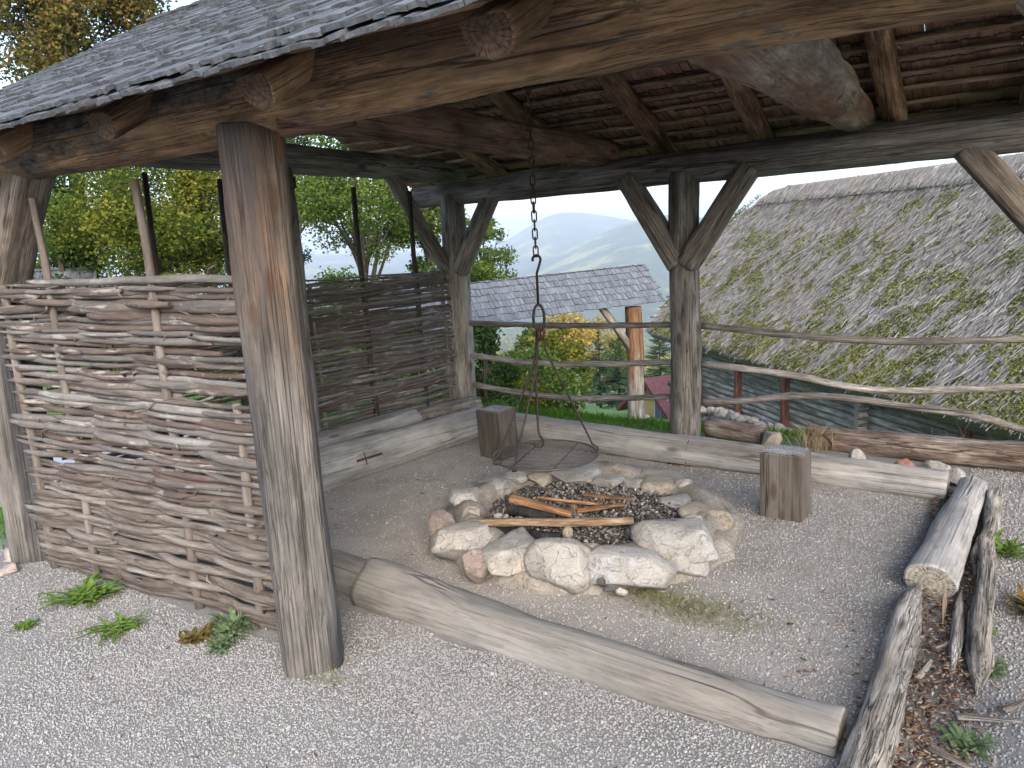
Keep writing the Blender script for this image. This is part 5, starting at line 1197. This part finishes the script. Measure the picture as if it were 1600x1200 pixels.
g = [W(rnd.gauss(3.35, .17), rnd.gauss(.93, .075), .0)[:] for _ in range(1500)] + [W(rnd.gauss(3.15, .1), rnd.gauss(.98, .05))[:] for _ in range(700)] + [W(rnd.gauss(3.6, .1), rnd.gauss(1.5, .05))[:] for _ in range(150)] + [W(rnd.gauss(2.25, .12), rnd.gauss(-.16, .05))[:] for _ in range(350)] + [W(rnd.gauss(.6, .15), rnd.gauss(-.3, .06))[:] for _ in range(300)]
grass_patch('mossy_grass', g, .03, .0011, 'dry_grass', 1.1)
def lawn():
    n = 110000; a = rng.uniform(-.72, .55, n); d = 4.2 + 12 * rng.uniform(0, 1, n) ** 1.3; x = np.sin(a) * d; y = np.cos(a) * d; u, v = uv_of(x, y)
    k = (((v > np.where(u > 3.0, 3.75, 3.3 + .35 * rng.uniform(size=n))) & (u > -6)) | ((u < -.25) & (v > -.15) & (np.abs(u + 1.75) > .55))) & ~((u > 4.6) & (v < 4.6))
    x, y, d = x[k], y[k], d[k]; p = np.stack([x, y, hgt(x, y)], 1); h = (.05 + .05 * rng.uniform(0, 1, len(x))) * np.where(uv_of(x, y)[1] < 4.0, .5, 1)
    v, f = blades(p, h, .0035, .6); kind(np_mesh('lawn_grass', v, f, M_['grass']), 'stuff')
lawn()
g = [(lambda q: (q.x, q.y, q.z + .1))(W(rnd.uniform(3.1, 4.8), rnd.gauss(3.66, .05), -.1)) for _ in range(160)] + [W(rnd.gauss(3.35, .06), rnd.gauss(3.45, .04), .02)[:] for _ in range(120)]
grass_patch('dry_stalks', g, .22, .0016, 'straw_grass', .8)
for i in range(7):
    u, v, l = [(3.0, .55, .05), (1.3, 1.6, .03), (3.75, 1.0, .035), (3.55, 2.35, .04), (1.1, 1.8, .03), (2.2, -1.05, .035), (3.85, .75, .045)][i]
    p = W(u, v, .012); vv, ff = leaf_quads(np.array([p[:]]), np.array([l * 1.3]), up=3, asp=.7)
    vv = vv.reshape(-1, 3); vv[:, 2] = np.clip(vv[:, 2], .008, .03)
    tag(np_mesh('fallen_leaf', vv, ff, M_['leaf_autumn']), ['fallen leaf in front of the fire ring', 'fallen orange leaf near the left log', 'fallen leaf near the rotten log', 'fallen leaf beside the block seat on the right', 'fallen brown leaf close to the left log', 'dark fallen leaf on the front gravel', 'fallen leaf by the end of the front log'][i], 'leaf', 'fallen leaves')

# ------------------------------------------------------------------ light and air
w = bpy.data.worlds.new('World'); scene.world = w; w.use_nodes = True; nt = w.node_tree
sky = nt.nodes.new('ShaderNodeTexSky'); sky.sky_type = 'NISHITA'; sky.sun_disc = False
SUN_EL, SUN_AZ = R(31), R(172)       # azimuth clockwise from +y (view direction): behind the camera, to the right
sky.sun_elevation = SUN_EL; sky.sun_rotation = SUN_AZ; sky.air_density = 1.0; sky.dust_density = 3; sky.ozone_density = 1.0
bg = nt.nodes['Background']; bg.inputs[1].default_value = .15
nt.links.new(sky.outputs[0], bg.inputs[0])
sl = bpy.data.lights.new('sun', 'SUN'); sl.energy = .6; sl.angle = R(60); sl.color = (1, .975, .93)
so = bpy.data.objects.new('sun', sl); COL.objects.link(so)
sd_ = Vector((math.sin(SUN_AZ) * math.cos(SUN_EL), math.cos(SUN_AZ) * math.cos(SUN_EL), math.sin(SUN_EL)))
so.rotation_euler = (-sd_).to_track_quat('-Z', 'Y').to_euler(); so.location = (0, 0, 30)
# haze: one closed box of thin air
hx = MB(); hx.box((0, 0, 30), (1, 0, 0), (0, 1, 0), (0, 0, 1), 18400, 18400, 500)
th_ = NT('haze_air'); pv = th_.n('VolumePrincipled'); pv.inputs['Density'].default_value = 2.6e-4; pv.inputs['Color'].default_value = (.84, .92, 1, 1); pv.inputs['Anisotropy'].default_value = .2
th_.t.links.new(pv.outputs[0], th_.out.inputs['Volume'])
kind(hx.build('haze', th_.m), 'stuff')

scene.view_settings.view_transform = 'Standard'; scene.view_settings.look = 'None'; scene.view_settings.exposure = 2.24; scene.view_settings.gamma = 1
scene.cycles.volume_bounces = 0; scene.cycles.max_bounces = 8; scene.cycles.transparent_max_bounces = 8
